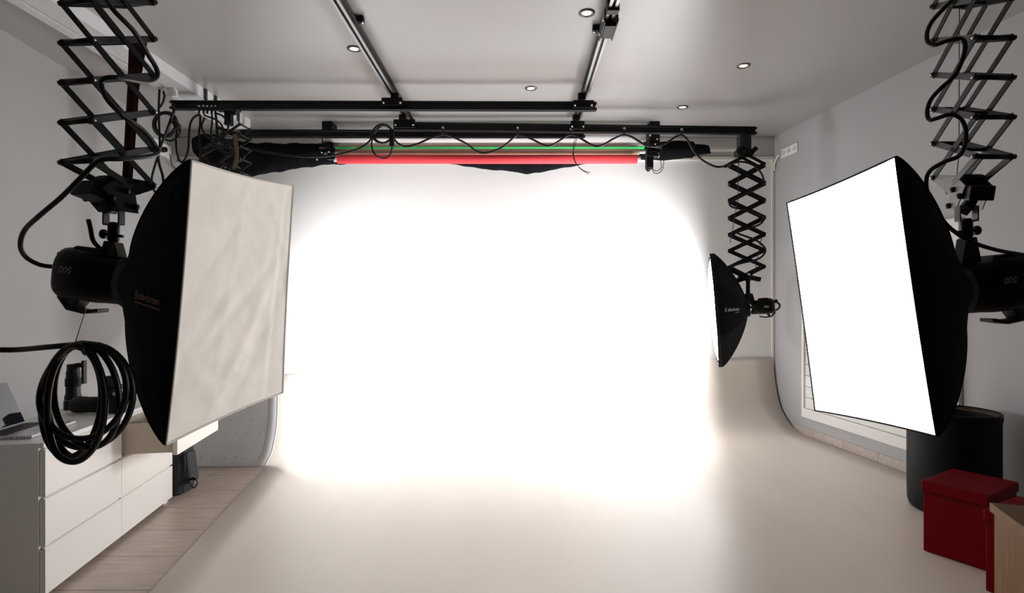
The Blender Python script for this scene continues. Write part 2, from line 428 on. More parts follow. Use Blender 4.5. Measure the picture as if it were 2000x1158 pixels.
# white track along the left side of the ceiling
tr = thing('ceiling_track', 'white grooved track running along the left side of the ceiling', 'track', (-3.0,3.6,CEIL-.1))
def trk(x0,x1,z0,z1,y0=.6,y1=6.05,dx=.07):
    b = bm_new(); prism(b, [(x0,y0,z0),(x1,y0,z0),(x1,y0,z1),(x0,y0,z1)], (dx,y1-y0,0)); return b
obj('track_body', trk(-3.22,-2.94,CEIL-.075,CEIL-.0005), M['trackp'], tr)
obj('track_lip', trk(-3.22,-3.15,CEIL-.10,CEIL-.0755), M['trackp'], tr)
obj('track_band', trk(-3.12,-2.94,CEIL-.10,CEIL-.0755), M['trackp'], tr)
jb = bm_new()
for yy in (5.15,5.32,5.75): prism(jb, [(-2.93+.07*(yy-.6)/5.45-.0,yy,CEIL-.115),(-2.93+.07*(yy-.6)/5.45,yy+.03,CEIL-.115),(-2.93+.07*(yy-.6)/5.45,yy+.03,CEIL-.005),(-2.93+.07*(yy-.6)/5.45,yy,CEIL-.005)], (.012,0,0))
obj('track_joint', jb, M['graym'], tr)
# two milky cable connectors hanging from the track
for (px,py,lab) in ((315,163,'milky plastic cable connector hanging from the white track, left one'),(336,178,'milky plastic cable connector hanging from the white track, right one at the rail end')):
    t = thing('cable_connector', lab, 'connector', P(px,py,4.9), 'milky cable connectors')
    c = P(px,py,4.9)
    obj('connector_shell', box(bm_new(), c, (.055,.04,.11), Matrix.Rotation(.15,3,'Y')), M['clearp'], t, bevel=.01)
    obj('plug', box(bm_new(), c+V(.035,-.005,-.02), (.03,.03,.06), Matrix.Rotation(-.2,3,'Y')), M['whitep'], t, bevel=.006)
    obj('strap', tube(bm_new(), [c+V(0,0,.05), V(c.x+.02,c.y,CEIL-.105)], .003, 6), M['whitep'], t)

# ------------------------------------------------------------------ softboxes
def outline_rect(W, H, sag, n=14):
    """front edge: four corners joined by edges that sag inwards"""
    C = [(-W/2,-H/2),(W/2,-H/2),(W/2,H/2),(-W/2,H/2)]; pts = []
    for i in range(4):
        a = C[i]; b = C[(i+1)%4]; ex, ey = b[0]-a[0], b[1]-a[1]; L = math.hypot(ex,ey); nx, ny = -ey/L, ex/L
        for k in range(n):
            t = k/n; s = sag*4*t*(1-t)
            pts.append((a[0]+ex*t+nx*s, a[1]+ey*t+ny*s))
    return pts
def outline_octa(Rad, sag, n=6):
    pts = []; C = [(Rad*math.cos(PI/8+i*PI/4), Rad*math.sin(PI/8+i*PI/4)) for i in range(8)]
    for i in range(8):
        a = C[i]; b = C[(i+1)%8]
        for k in range(n):
            t = k/n; s = 1-sag*4*t*(1-t)/Rad
            pts.append(((a[0]*(1-t)+b[0]*t)*s, (a[1]*(1-t)+b[1]*t)*s))
    return pts
def softbox(label, c, u, v, outline, depth, rback, m_face, lip=.02, bulge=0.0, power=1.7, rods=4, group=None, wrinkle=0.0, W=0, H=0, piping='piping', twist=0.0):
    c = Vector(c); u = Vector(u).normalized(); v = Vector(v); v = (v-u*v.dot(u)).normalized(); n = u.cross(v)
    N = len(outline)
    hx = max(p[0] for p in outline); hy = max(p[1] for p in outline)
    def tw(x, y): return n*(twist*(x/hx)*(y/hy))
    t = thing('softbox', label, 'softbox', c, group)
    def pt(i, s):
        x, y = outline[i % N]; a = math.atan2(y, x)
        k = max(0, (1-s**power))**(1/power)
        rx, ry = rback*math.cos(a), rback*math.sin(a)
        X = rx*(1-k)+x*k; Y = ry*(1-k)+y*k
        return c - n*depth*s + u*X + v*Y + tw(x,y)*k
    b = bm_new(); S = [0,.02,.06,.12,.2,.28,.36,.44,.52,.6,.68,.75,.81,.86,.9,.94,.97,.99,1.0]
    g = [[b.verts.new(pt(i,s)) for i in range(N)] for s in S]
    lipv = [b.verts.new(c+n*lip+u*outline[i][0]+v*outline[i][1]+tw(*outline[i])) for i in range(N)]
    for i in range(N):
        j = (i+1)%N
        b.faces.new((lipv[i],lipv[j],g[0][j],g[0][i])).smooth = True
        for k in range(len(S)-1):
            b.faces.new((g[k][i],g[k][j],g[k+1][j],g[k+1][i])).smooth = True
    shell = obj('fabric_shell', b, M['fabric'], t, solid=.003)
    # diffuser
    b = bm_new(); fr = .995 if W else .985
    if W:
        q = N//4
        e0 = [outline[k] for k in range(0,q)]+[outline[q]]; e1=[outline[q+k] for k in range(q)]+[outline[2*q]]
        e2 = ([outline[2*q+k] for k in range(q)]+[outline[3*q]])[::-1]; e3 = ([outline[3*q+k] for k in range(q)]+[outline[0]])[::-1]
        rnd = random.Random(5)
        folds = [(rnd.uniform(-.5,.5), rnd.uniform(0,PI), rnd.uniform(.015,.035), rnd.uniform(.4,1)*rnd.choice((-1,1))) for _ in range(22)]
        def ev(e, t_):
            f = t_*q; i = min(int(f), q-1); w = f-i
            return (e[i][0]*(1-w)+e[i+1][0]*w, e[i][1]*(1-w)+e[i+1][1]*w)
        def fd(a, bb):
            B = ev(e0,a); T = ev(e2,a); L_ = ev(e3,bb); R_ = ev(e1,bb)
            x = (1-bb)*B[0]+bb*T[0] + (1-a)*L_[0]+a*R_[0] - ((1-a)*(1-bb)*outline[0][0]+a*(1-bb)*outline[q][0]+a*bb*outline[2*q][0]+(1-a)*bb*outline[3*q][0])
            y = (1-bb)*B[1]+bb*T[1] + (1-a)*L_[1]+a*R_[1] - ((1-a)*(1-bb)*outline[0][1]+a*(1-bb)*outline[q][1]+a*bb*outline[2*q][1]+(1-a)*bb*outline[3*q][1])
            w = 0
            if wrinkle:
                env = (16*a*(1-a)*bb*(1-bb))**.35
                for (o_, th, wd, am) in folds:
                    dd = (x*math.cos(th)+y*math.sin(th)) - o_*.6
                    w += am*math.exp(-(dd/wd)**2)*.35
                    dd2 = dd+wd*3; w -= am*.4*math.exp(-(dd2/(wd*2))**2)*.35
                w *= wrinkle*env
            z = bulge*(16*a*(1-a)*bb*(1-bb))**.5 + w
            return c + n*(lip*.55+z) + u*x*fr + v*y*fr + tw(x,y)
        grid(b, fd, 44, 56)
    else:
        rr = [0,.25,.5,.7,.85,.95,1]
        ctr = b.verts.new(c+n*(lip*.55+bulge)); prev = None
        for r in rr[1:]:
            ring = [b.verts.new(c+n*(lip*.55+bulge*(1-r**3))+u*outline[i][0]*r*fr+v*outline[i][1]*r*fr) for i in range(N)]
            for i in range(N):
                j = (i+1)%N
                f = b.faces.new((ctr,ring[i],ring[j]) if prev is None else (prev[i],ring[i],ring[j],prev[j])); f.smooth = True
            prev = ring
    dif = obj('diffuser', b, m_face, t)
    # piping round the front edge
    ed = [c+n*lip+u*o[0]*1.002+v*o[1]*1.002+tw(*o) for o in outline]; ed.append(ed[0]); 
    obj('piping', tube(bm_new(), ed, .0032, 6, cap=False), M[piping], t)
    # seams along the rods
    for k in range(rods):
        i = k*N//rods
        sp = [pt(i,s)+(pt(i,s)-(c-n*depth*s)).normalized()*.001 for s in S]
        obj('rod_seam', tube(bm_new(), sp, .003, 6), M['fabric'], t)
    rg = lathe(bm_new(), c-n*depth, -n, [(rback*1.03,-.012),(rback*1.06,0),(rback*1.06,.03),(rback*.8,.032)], 32)
    obj('speed_ring', rg, M['plastic'], t)
    return t, pt, n, u, v, c

def from_corners(tl, tr, br, bl):
    c = (tl+tr+br+bl)/4; u = ((tr-tl)+(br-bl)).normalized(); v = ((tl-bl)+(tr-br))/2
    v = (v-u*v.dot(u)).normalized(); return c, u, v
# left, unlit: near edge is at the photo's left
cL, uL, vL = V(-.8986,1.831,EYE+.0155), V(.1028,.9891,.0901), V(.122,-.1026,.9872)
sbL, ptL, nL, uL, vL, cL = softbox('large unlit softbox with cream cloth front, hanging at the left', cL, uL, vL, outline_rect(.601,.803,.009), .36, .085, M['diffuser'], lip=.003, twist=-.012, power=1.22, piping='cream_piping', wrinkle=.010, W=.6, H=.8)
# right, lit: near edge is at the photo's right, face towards -x
cR, uR, vR = V(1.1357,1.8498,EYE+.0045), V(.0693,-.9868,.0634), V(-.1051,.0564,.9929)
sbR, ptR, nR, uR, vR, cR = softbox('large glowing white softbox hanging at the right', cR, uR, vR, outline_rect(.553,.803,.005), .345, .085, M['lit_right'], lip=.003, power=1.22, W=.6, H=.8, wrinkle=.004, piping='fabric')
# logo on the near side panel of the left box
def panel_logo(pt, n, c, i, s0, s1, t, m, size, word='elinchrom', rd=1, flip=1):
    a = pt(i, s0); b = pt(i, s1); mid = (a+b)/2; xd = (b-a) if flip < 0 else (a-b)
    return mid, xd
N4 = 14
iL = N4*3 + N4//2          # middle of the near side (-u) edge
a = ptL(iL, .62); b = ptL(iL, .18)
nearn = (a-b).cross(vL).normalized()
if nearn.y > 0: nearn = -nearn
mid = ptL(iL, .36) + nearn*.008
xd = (b-a).normalized()
text_obj('logo_lettering', 'elinchrom', .030, mid+xd*.008, xd, vL, M['logo'], sbL, bold=.0004)
lg = bm_new()
for k in range(4): bar(lg, mid-xd*.075+vL*(.012-.0075*k), mid-xd*.060+vL*(.012-.0075*k), .0045, .0008, nearn)
bar(lg, mid-xd*.075-vL*.021, mid+xd*.078-vL*.021, .003, .0008, nearn)
obj('logo_mark', lg, M['logo'], sbL)

# small lit octagonal boxes further back
def octa(label, c, n, Rad, depth, group=None):
    n = Vector(n).normalized(); u = V(0,0,1).cross(n).normalized(); v = n.cross(u)
    return softbox(label, c, u, v, outline_octa(Rad, .012), depth, .085, M['lit_small'], lip=.03, bulge=.05, power=1.28, rods=8, W=0, piping='fabric')
cO = P(1400,605,5.72)
sbO, ptO, nO, uO, vO, cO = octa('small glowing octagonal softbox seen edge-on by the back wall at the right', cO, (-.948,.318,-.075), .613, .285)
cO2 = V(-2.40,5.30,1.42)
sbO2, ptO2, nO2, uO2, vO2, cO2 = octa('glowing octagonal softbox behind the large unlit left softbox', cO2, (.80,.56,-.19), .45, .30)
# white lettering on the small box
best = min(range(48), key=lambda i: (ptO(i,.6)).y)
a = ptO(best,.80); b = ptO(best,.25); nn = V(0,-1,0); xd = (a-b).normalized(); mid = P(1428,601,1).normalized()
def _px(q): return (CX+q.x/q.y*F, CY-(q.z-EYE)/q.y*F)
cand = [(i_, s_/40) for i_ in range(48) for s_ in range(4,36)]
cand = [(math.hypot(_px(ptO(i_,s_))[0]-1428, _px(ptO(i_,s_))[1]-601)+(ptO(i_,s_).y-5.3)*20, i_, s_) for i_,s_ in cand]
_, best, sbest = min(cand)
xd = (ptO(best,min(sbest+.2,.98))-ptO(best,max(sbest-.2,.02))).normalized()
mid = ptO(best,sbest) + xd.cross(V(0,0,1)).normalized()*.014
yv = V(0,0,1)
zz = xd.cross(yv); 
text_obj('logo_lettering', 'elinchrom', .046, mid+xd*.02, xd, yv, M['logow'], sbO, bold=.0006)
lg = bm_new(); out = xd.cross(yv).normalized()
for k in range(4): bar(lg, mid-xd*.118+yv*(.016-.010*k), mid-xd*.095+yv*(.016-.010*k), .006, .001, out)
bar(lg, mid+xd*.05-yv*.030, mid+xd*.115-yv*.030, .005, .001, out)
obj('logo_mark', lg, M['logow'], sbO)

# ------------------------------------------------------------------ flash heads
def flash_head(label, c0, ax, L, w, h, num_side=-1, num_mat='num', number=True, back_detail=True, numpos=.72):
    """c0: front centre at the speed ring; ax: axis pointing to the rear; hangs upside down (handle below)"""
    ax = Vector(ax).normalized(); up = V(0,0,1); sd = ax.cross(up).normalized(); up = sd.cross(ax)
    t = thing('flash_head', label, 'studio light', c0)
    def ring(b, s, kw, kh, dz=0.0, n=28):
        vs = []
        for k in range(n):
            a = 2*PI*k/n; ca, sa = math.cos(a), math.sin(a)
            e = .62
            X = math.copysign(abs(ca)**e, ca)*w/2*kw; Y = math.copysign(abs(sa)**e, sa)*h/2*kh
            vs.append(b.verts.new(Vector(c0)+ax*s*L+sd*X+up*(Y+dz)))
        return vs
    b = bm_new()
    prof = [(0,.80,.80,0),(.10,.84,.84,0),(.11,.90,.90,0),(.38,.94,.93,0),(.40,1,1,.004),(.78,1,1.02,.006),(.90,.97,1.0,.004),(.96,.86,.88,0),(1,.70,.72,0)]
    rs = [ring(b,*p) for p in prof]
    for a_, b_ in zip(rs, rs[1:]):
        for k in range(28): b.faces.new((a_[k],a_[(k+1)%28],b_[(k+1)%28],b_[k])).smooth = True
    b.faces.new(rs[0][::-1]); b.faces.new(rs[-1])
    obj('body', b, M['plastic'], t)
    # raised cover on top
    b = bm_new(); q = Vector(c0)+up*(h/2)
    prism(b, [q+ax*L*.38-up*.01-sd*w*.3, q+ax*L*.42+up*.012-sd*w*.3, q+ax*L*.74+up*.012-sd*w*.3, q+ax*L*.92-up*.02-sd*w*.3], sd*w*.6)
    obj('top_cover', b, M['plastic'], t, bevel=.004)
    # handle at the rear underside: a strap loop
    q = Vector(c0)
    hp = [q+ax*L*1.0-up*h*.18, q+ax*L*1.0-up*h*.46, q+ax*L*.86-up*h*.66, q+ax*L*.62-up*h*.69, q+ax*L*.42-up*h*.62]
    hb = bm_new()
    for a_, b_ in zip(hp, hp[1:]): bar(hb, a_, b_, .012, w*.32, sd, ext=.004)
    bar(hb, q+ax*L*.80-up*h*.62, q+ax*L*.72-up*h*.45, .018, w*.30, sd)
    obj('handle', hb, M['plastic'], t, bevel=.003)
    # controls at the rear
    rb = bm_new(); lathe(rb, q+ax*L*1.0+up*h*.05, ax, [(.018,0),(.017,.008),(0,.009)], 16)
    obj('dial', rb, M['graym'], t)
    pb = bm_new(); box(pb, q+ax*(L+.012)+up*h*.30, (.05,.03,.034), Matrix((ax, sd, up)).transposed())
    obj('power_plug', pb, M['plastic'], t, bevel=.004)
    if number:
        s_ = sd*num_side
        if s_.y > 0: s_ = -s_
        org = q+ax*L*numpos+s_*(w/2+.0035)+up*h*.10
        # lettering is upside down because the head hangs inverted
        right = up.cross(s_)
        text_obj('number_lettering', '500', .030, org, -right, -up, M[num_mat], t, bold=.0006, shear=.15)
    return t, q, ax, sd, up
bL = cL - nL*.385
axL = (-nL).normalized()
fhL = flash_head('black flash head behind the large unlit left softbox', bL, axL, .245, .165, .175, numpos=.70)
bR = cR - nR*.37
axR = (-nR).normalized()
fhR = flash_head('black flash head behind the large glowing right softbox', bR, axR, .27, .165, .185, num_mat='numg', numpos=.46)
bO = cO - nO*.302
fhO = flash_head('small black flash head on the octagonal softbox by the back wall', bO, -nO, .24, .15, .155, number=False)
lb = bm_new(); q = bO - nO*.24*.66 + V(0,-.0775,.0); box(lb, q, (.09,.003,.02))
for s in (-.03,.0,.03): pass
obj('label_strip', lb, M['label'], fhO[0])
bO2 = cO2 - nO2*.325
fhO2 = flash_head('black flash head of the softbox behind the large unlit left softbox', bO2, -nO2, .24, .15, .155, number=False)

# ------------------------------------------------------------------ scissor arms
def pantograph(label, n1, n2, f1, f2, zn, zf, w=.02, t=.004, rpin=.008, bracket=None, m1='blackm', m2='graym', group='scissor arms'):
    """n1,n2: (x,y) of the two near pin ends; f1,f2: of the far pin ends; zn,zf: heights, lowest first"""
    n1, n2, f1, f2 = [Vector((*q,0)) for q in (n1,n2,f1,f2)]
    tv = ((n2-n1)+(f2-f1)).normalized()
    root = thing('scissor_arm', label, 'scissor arm', ((n1+n2+f1+f2)/4)+V(0,0,min(zn[0],zf[0])), group)
    K = min(len(zn), len(zf))
    up = V(0,0,1)
    for li,(nn, ff) in enumerate(((n1,f1),(n2,f2))):
        sg = -1 if li == 0 else 1
        for k in range(K-1):
            A = (nn+up*zn[k+1], ff+up*zf[k]); B = (nn+up*zn[k], ff+up*zf[k+1])
            o1 = tv*sg*.0032; 
            obj('cross_bar', bar(bm_new(), A[0]+o1, A[1]+o1, w, t, tv, ext=w*.4), M[m1], root, bevel=.001)
            obj('cross_bar', bar(bm_new(), B[0]-o1, B[1]-o1, w, t, tv, ext=w*.4), M[m2 if li else m1], root, bevel=.001)
    pin = []
    for k in range(K):
        for (a_, b_, zz) in ((n1,n2,zn[k]),(f1,f2,zf[k])):
            pb = bm_new(); d = (b_-a_).normalized()
            tube(pb, [a_+up*zz-d*.012, b_+up*zz+d*.012], rpin, 12)
            p = obj('cross_pin', pb, M['black'], root)
            if k < 4 and b_ is not None:
                hb = bm_new(); lathe(hb, b_+up*zz+d*.012, d, [(.005,0),(.004,.003),(0,.0035)], 8)
                obj('pin_head', hb, M['chrome'], p)
    for k in range(K-1):
        for (zz) in ((zn[k]+zn[k+1]+zf[k]+zf[k+1])/4,):
            m_ = (n1+f1)/2+up*zz; m2_ = (n2+f2)/2+up*zz; d = (m2_-m_).normalized()
            obj('pivot_pin', tube(bm_new(), [m_-d*.008, m2_+d*.008], rpin*.8, 10), M['black'], root)
    return root, tv
def xy(px, d): return ((px-CX)/F*d, d)
# left
zn = [EYE+.446+.127*i for i in range(12)]; zf = [EYE+.403+.127*i for i in range(12)]
pL, tvL = pantograph('black scissor arm carrying the large unlit left softbox', xy(122,1.76), xy(179,1.74), xy(243,1.93), xy(299,1.91), zn, zf, w=.021)
# right
zn = [EYE+.4615+.1258*i for i in range(12)]; zf = [EYE+.4555+.1255*i for i in range(12)]
pR, tvR = pantograph('black scissor arm carrying the large glowing right softbox', xy(1975,1.75), xy(1907,1.75), xy(1884,2.02), xy(1825,2.02), zn, zf, w=.021, m2='midgrey')
def arm_foot(root, n1, n2, f1, f2, zn0, zf0, col, head_top, tv, handed, plate='graym', coil=True):
    """lower bracket: the last half bars, fork plate, spigot, clamp down to the head"""
    up = V(0,0,1); col = Vector(col)
    n1, n2, f1, f2 = [Vector((*q,0)) for q in (n1,n2,f1,f2)]
    cn = (n1+n2)/2; cf = (f1+f2)/2; ld = (cf-cn).normalized(); w2 = (n2-n1).length/2
    zb = zn0-.095
    ctr = (cn+cf)/2; tvn = Vector(tv)
    # half bars
    for s in (-1,1):
        a_ = (n1 if s<0 else n2)+up*zn0; m_ = ctr+tvn*s*w2*.85+up*(zb+.045)+ld*.02
        obj('lower_bar', bar(bm_new(), a_, m_+(m_-a_)*.35, .022, .004, tvn, ext=.006), M['graym'], root, bevel=.001)
        b_ = (f1 if s<0 else f2)+up*zf0
        # gusset plate from the far pin to the pivot
        pl = [b_+up*.012, b_-up*.014, ctr+tvn*s*w2*.8+ld*.045+up*(zb+.01), ctr+tvn*s*w2*.8+ld*.055+up*(zb-.05), ctr+tvn*s*w2*.8-ld*.0+up*(zb-.05), ctr+tvn*s*w2*.8-ld*.06+up*(zb+.02), ctr+tvn*s*w2*.8-ld*.0+up*(zb+.065)]
        obj('gusset_plate', prism(bm_new(), pl, tvn*.004), M[plate], root, bevel=.001)
    # spring drum / counterweight block sticking out
    R = Matrix((tvn, up.cross(tvn).normalized(), up)).transposed()
    bl = bm_new(); c = ctr-ld*.03+up*(zb+.004)
    yv = ld; Rb = Matrix((ld, tvn, ld.cross(tvn))).transposed() @ Matrix.Rotation(-.28, 3, 'Y')
    box(bl, c, (.10,w2*1.5,.05), Rb)
    obj('spring_box', bl, M['black'], root, bevel=.003)
    if coil:
        cc = ctr+up*(zb+.035)
        obj('spring_coil', lathe(bm_new(), cc-tvn*w2*.6, tvn, [(0,0),(.034,0),(.036,.008),(.034,.016),(.036,.024),(.034,.032),(.036,.04),(.034,w2*1.2),(0,w2*1.2)], 28), M['black'], root)
    # bolts
    for (da, dz) in ((.015,.02),(.045,-.03),(-.03,-.01)):
        for s in (-1,1):
            obj('bolt', lathe(bm_new(), ctr+tvn*s*(w2*.85+.003)+ld*da+up*(zb+dz), tvn*s, [(0,0),(.010,0),(.010,.006),(.003,.009),(0,.009)], 10), M['black'], root)
    # U fork
    zfk = zb-.052
    fk = bm_new()
    for s in (-1,1): bar(fk, col+tvn*s*.030+up*(zfk+.01-col.z), col+tvn*s*.030+up*(zfk-.040-col.z), .026, .005, tvn)
    bar(fk, col-tvn*.032+up*(zfk-.040-col.z), col+tvn*.032+up*(zfk-.040-col.z), .026, .005, up)
    bar(fk, col-tvn*.032+up*(zfk+.006-col.z), col+tvn*.032+up*(zfk+.006-col.z), .016, .008, up)
    obj('fork', fk, M[plate], root, bevel=.002)
    # web joining bracket and fork
    wb = bm_new(); bar(wb, ctr+up*(zb-.02), col+up*(zfk-col.z), .05, .03, tvn)
    obj('web_plate', wb, M['black'], root, bevel=.003)
    zs = zfk-.040
    obj('spigot', lathe(bm_new(), V(col.x,col.y,zs+.008), (0,0,-1), [(0,0),(.012,.001),(.013,.006),(.017,.010),(.018,.06),(.014,.066)], 20), M['black'], root)
    return zs-.058
def clamp(head, col, ztop, zbot, axd, label=None, lever=True):
    """tilt clamp between spigot and head: belongs to the head"""
    col = Vector(col); axd = Vector(axd).normalized(); sd = axd.cross(V(0,0,1)).normalized()
    hh = ztop-zbot
    R = Matrix((axd, sd, V(0,0,1))).transposed()
    b = bm_new()
    pl = [V(-.018,0,hh),V(.018,0,hh),V(.026,0,hh*.5),V(.036,0,0),V(-.034,0,0),V(-.026,0,hh*.5)]
    prism(b, [V(col.x,col.y,zbot)+R@q-sd*.022 for q in pl], sd*.044)
    cl = obj('tilt_clamp', b, M['plastic'], head, bevel=.004)
    if lever:
        lv = bm_new(); a_ = V(col.x,col.y,zbot+.012)-sd*.026+axd*.01
        tube(lv, smooth_path([a_, a_+axd*.035+V(0,0,.03)-sd*.004, a_+axd*.045+V(0,0,.075)-sd*.006, a_+axd*.052+V(0,0,.10)-sd*.006],4), [.007]*13, 8)
        obj('lever', lv, M['plastic'], head)
    kb = bm_new(); kc = V(col.x,col.y,ztop+.022)
    tube(kb, [kc-axd*.035, kc+axd*.030], .005, 8)
    lathe(kb, kc+axd*.028, axd, [(0,0),(.013,0),(.016,.006),(.016,.012),(.009,.016),(0,.016)], 12)
    obj('locking_knob', kb, M['black'], head)
    return cl
colL = V((222-CX)/F*1.84, 1.84, 2.0)
zb_ = arm_foot(pL, xy(122,1.76), xy(179,1.74), xy(243,1.93), xy(299,1.91), EYE+.446, EYE+.403, colL, 0, tvL, 1)
clamp(fhL[0], colL, zb_, bL.z+.085, axL)
colR = V((1888-CX)/F*1.86, 1.86, 2.0)
zb_ = arm_foot(pR, xy(1975,1.75), xy(1907,1.75), xy(1884,2.02), xy(1825,2.02), EYE+.4615, EYE+.4555, colR, 0, tvR, -1, plate='palem')
clamp(fhR[0], colR, zb_, bR.z+.088, axR, lever=False)
# maroon spring band of the left arm
bd = bm_new()
pts = [(P(266,352-0,1.86),.0),]
top = [P(252,80,1.90),P(288,80,1.90)]; mid_ = [P(249,170,1.88),P(272,170,1.88)]; bot = [P(238,358,1.86),P(258,358,1.86)]
rowsb = [bot, mid_, top]
def fband(u, v):
    f = v*2; i = min(int(f),1); w_ = f-i
    return rowsb[i][0].lerp(rowsb[i][1],u).lerp(rowsb[i+1][0].lerp(rowsb[i+1][1],u), w_) + V(0, .004*math.sin(PI*u), 0)
grid(bd, fband, 4, 16)
obj('spring_band', bd, M['maroon'], pL, solid=.002, label='dark red spring band')
# thin cord inside the right arm
obj('spring_cord', tube(bm_new(), [P(1874,-20,1.88),P(1873,300,1.88),P(1868,352,1.88)], .0014, 6), M['graym'], pR)
# mounts up at the ceiling
def arm_mount(root, n1, n2, f1, f2):
    c = sum((Vector((*q,0)) for q in (n1,n2,f1,f2)), Vector())/4
    obj('top_mount', box(bm_new(), (c.x,c.y,CEIL-.02), (.16,.24,.038)), M['black'], root, bevel=.004)
arm_mount(pL, xy(122,1.76), xy(179,1.74), xy(243,1.93), xy(299,1.91))
arm_mount(pR, xy(1975,1.75), xy(1907,1.75), xy(1884,2.02), xy(1825,2.02))

# small arm of the octagonal box at the right end of the second cross rail (seen face on)
dO = 5.62
zr = [EYE+(CY-y_)/F*dO for y_ in (521,489,457.5,424.5,390.5,356.5,320)]
pO, tvO = pantograph('black scissor arm carrying the small octagonal softbox by the back wall', xy(1424.5,dO), xy(1424.5,dO+.12), xy(1493,dO), xy(1493,dO+.12), zr, [z_+.006 for z_ in zr], w=.03, m2='blackm')
cx_ = (1459-CX)/F*dO; z0 = zr[0]; ztop = zr[-1]
for yy in (dO, dO+.12):
    for s in (-1,1):
        obj('lower_bar', bar(bm_new(), (cx_+s*.178,yy,z0), (cx_-s*.03,yy,z0-.105), .03,.004,(0,1,0), ext=.01), M['blackm'], pO)
        obj('upper_bar', bar(bm_new(), (cx_+s*.178,yy,ztop), (cx_-s*.0,yy,ztop+.095), .03,.004,(0,1,0), ext=.01), M['blackm'], pO)
# mount under the rail
mt = bm_new(); box(mt, P(1453,279,dO+.06), (.115,.10,.15))
obj('top_mount', mt, M['graym'], pO, bevel=.006)
mt = bm_new(); box(mt, P(1453,299,dO+.05), (.16,.12,.06)); bar(mt, P(1461,303,dO+.02), P(1477,289,dO+.02), .045, .05, (0,1,0))
obj('spring_box', mt, M['black'], pO, bevel=.004)
mt = bm_new(); lathe(mt, P(1446,297,dO-.03), (0,-1,0), [(0,0),(.05,0),(.05,.03),(0,.03)], 20)
obj('spring_coil', mt, M['black'], pO)
obj('spring_cord', tube(bm_new(), [P(1443,300,dO-.02),P(1441,390,dO-.02),P(1426,475,dO-.02)], .0035, 6), M['graym'], pO)
obj('spring_cord', tube(bm_new(), [P(1488,461,dO-.02),P(1480,500,dO-.02),P(1474,534,dO-.02)], .0035, 6), M['graym'], pO)
# lower bracket and spigot
lo = bm_new()
bar(lo, P(1461,541,dO+.06), P(1439,548,dO+.06), .045, .06, (0,1,0)); bar(lo, P(1461,541,dO+.06), P(1484,546,dO+.06), .045, .06, (0,1,0))
box(lo, P(1461,540,dO+.06), (.06,.09,.07))
obj('lower_bracket', lo, M['black'], pO, bevel=.004)
zt = EYE+(CY-548)/F*dO; zbO = bO.z+.07
tip = bm_new(); lathe(tip, V(P(1461,548,dO).x, dO, zt+.03), (0,0,-1), [(0,0),(.028,.001),(.028,.03),(.02,.04),(.02,zt-zbO-.045),(.014,zt-zbO-.04)], 16)
obj('spigot', tip, M['black'], pO)
b = lathe(bm_new(), P(1462,536,dO-.01), (0,-1,0), [(.014,0),(.014,.01),(0,.012)], 10); obj('bolt', b, M['chrome'], pO)
colO = V(P(1462,560,dO).x, dO+.0, 0)
cb_ = bm_new(); prism(cb_, [V(colO.x+x,dO-.04,z) for x,z in ((-.028,zbO+.075),(.028,zbO+.075),(.055,zbO-.02),(-.045,zbO-.02))], (0,.07,0))
obj('tilt_clamp', cb_, M['plastic'], fhO[0], bevel=.006)

# dense folded arm at the left end of the nearest cross rail, above the hidden box
dA = 5.12
zr = [EYE+(CY-y_)/F*dA for y_ in (470,436,404,374,346,320,296,274,254)]
pA, tvA = pantograph('dark folded scissor arm tangled with cables under the left end of the nearest cross rail', xy(428,dA-.06), xy(448,dA+.10), xy(468,dA-.08), xy(489,dA+.08), zr, [z_+.03 for z_ in zr], w=.026, m1='graym')
mt = bm_new(); box(mt, P(447,230,dA-.02), (.06,.06,.14)); box(mt, P(446,214,5.055), (.20,.075,.03)); obj('top_mount', mt, M['black'], pA, bevel=.004)
kb = bm_new(); tube(kb, [P(449,222,dA-.03),P(456,222,dA-.03)], .008, 8); lathe(kb, P(456,222,dA-.03), (1,0,0), [(.015,0),(.015,.02),(0,.02)], 10); obj('locking_knob', kb, M['black'], pA)
obj('label_strip', box(bm_new(), P(446.5,211.8,5.02), (.075,.004,.022)), M['label'], pA)
bd = bm_new(); bar(bd, P(459,262,5.02), P(463,305,5.02), .035, .003, (0,1,0)); bar(bd, P(463,305,5.02), P(456,330,5.02), .030, .003, (0,1,0))
obj('spring_band', bd, M['brass'], pA)
sp = bm_new(); zc = EYE+(CY-474)/F*dA
lathe(sp, V(bO2.x-.02, bO2.y-.02, zc), (0,0,-1), [(.0,0),(.03,0),(.03,.05),(.018,.06),(.018, zc-bO2.z-.075)], 14)
obj('spigot', sp, M['black'], pA)
lk = bm_new(); bar(lk, V(P(458,470,dA).x, dA, zc+.02), V(bO2.x-.02,bO2.y-.02,zc-.02), .05, .04, (0,1,0)); obj('lower_bracket', lk, M['black'], pA)

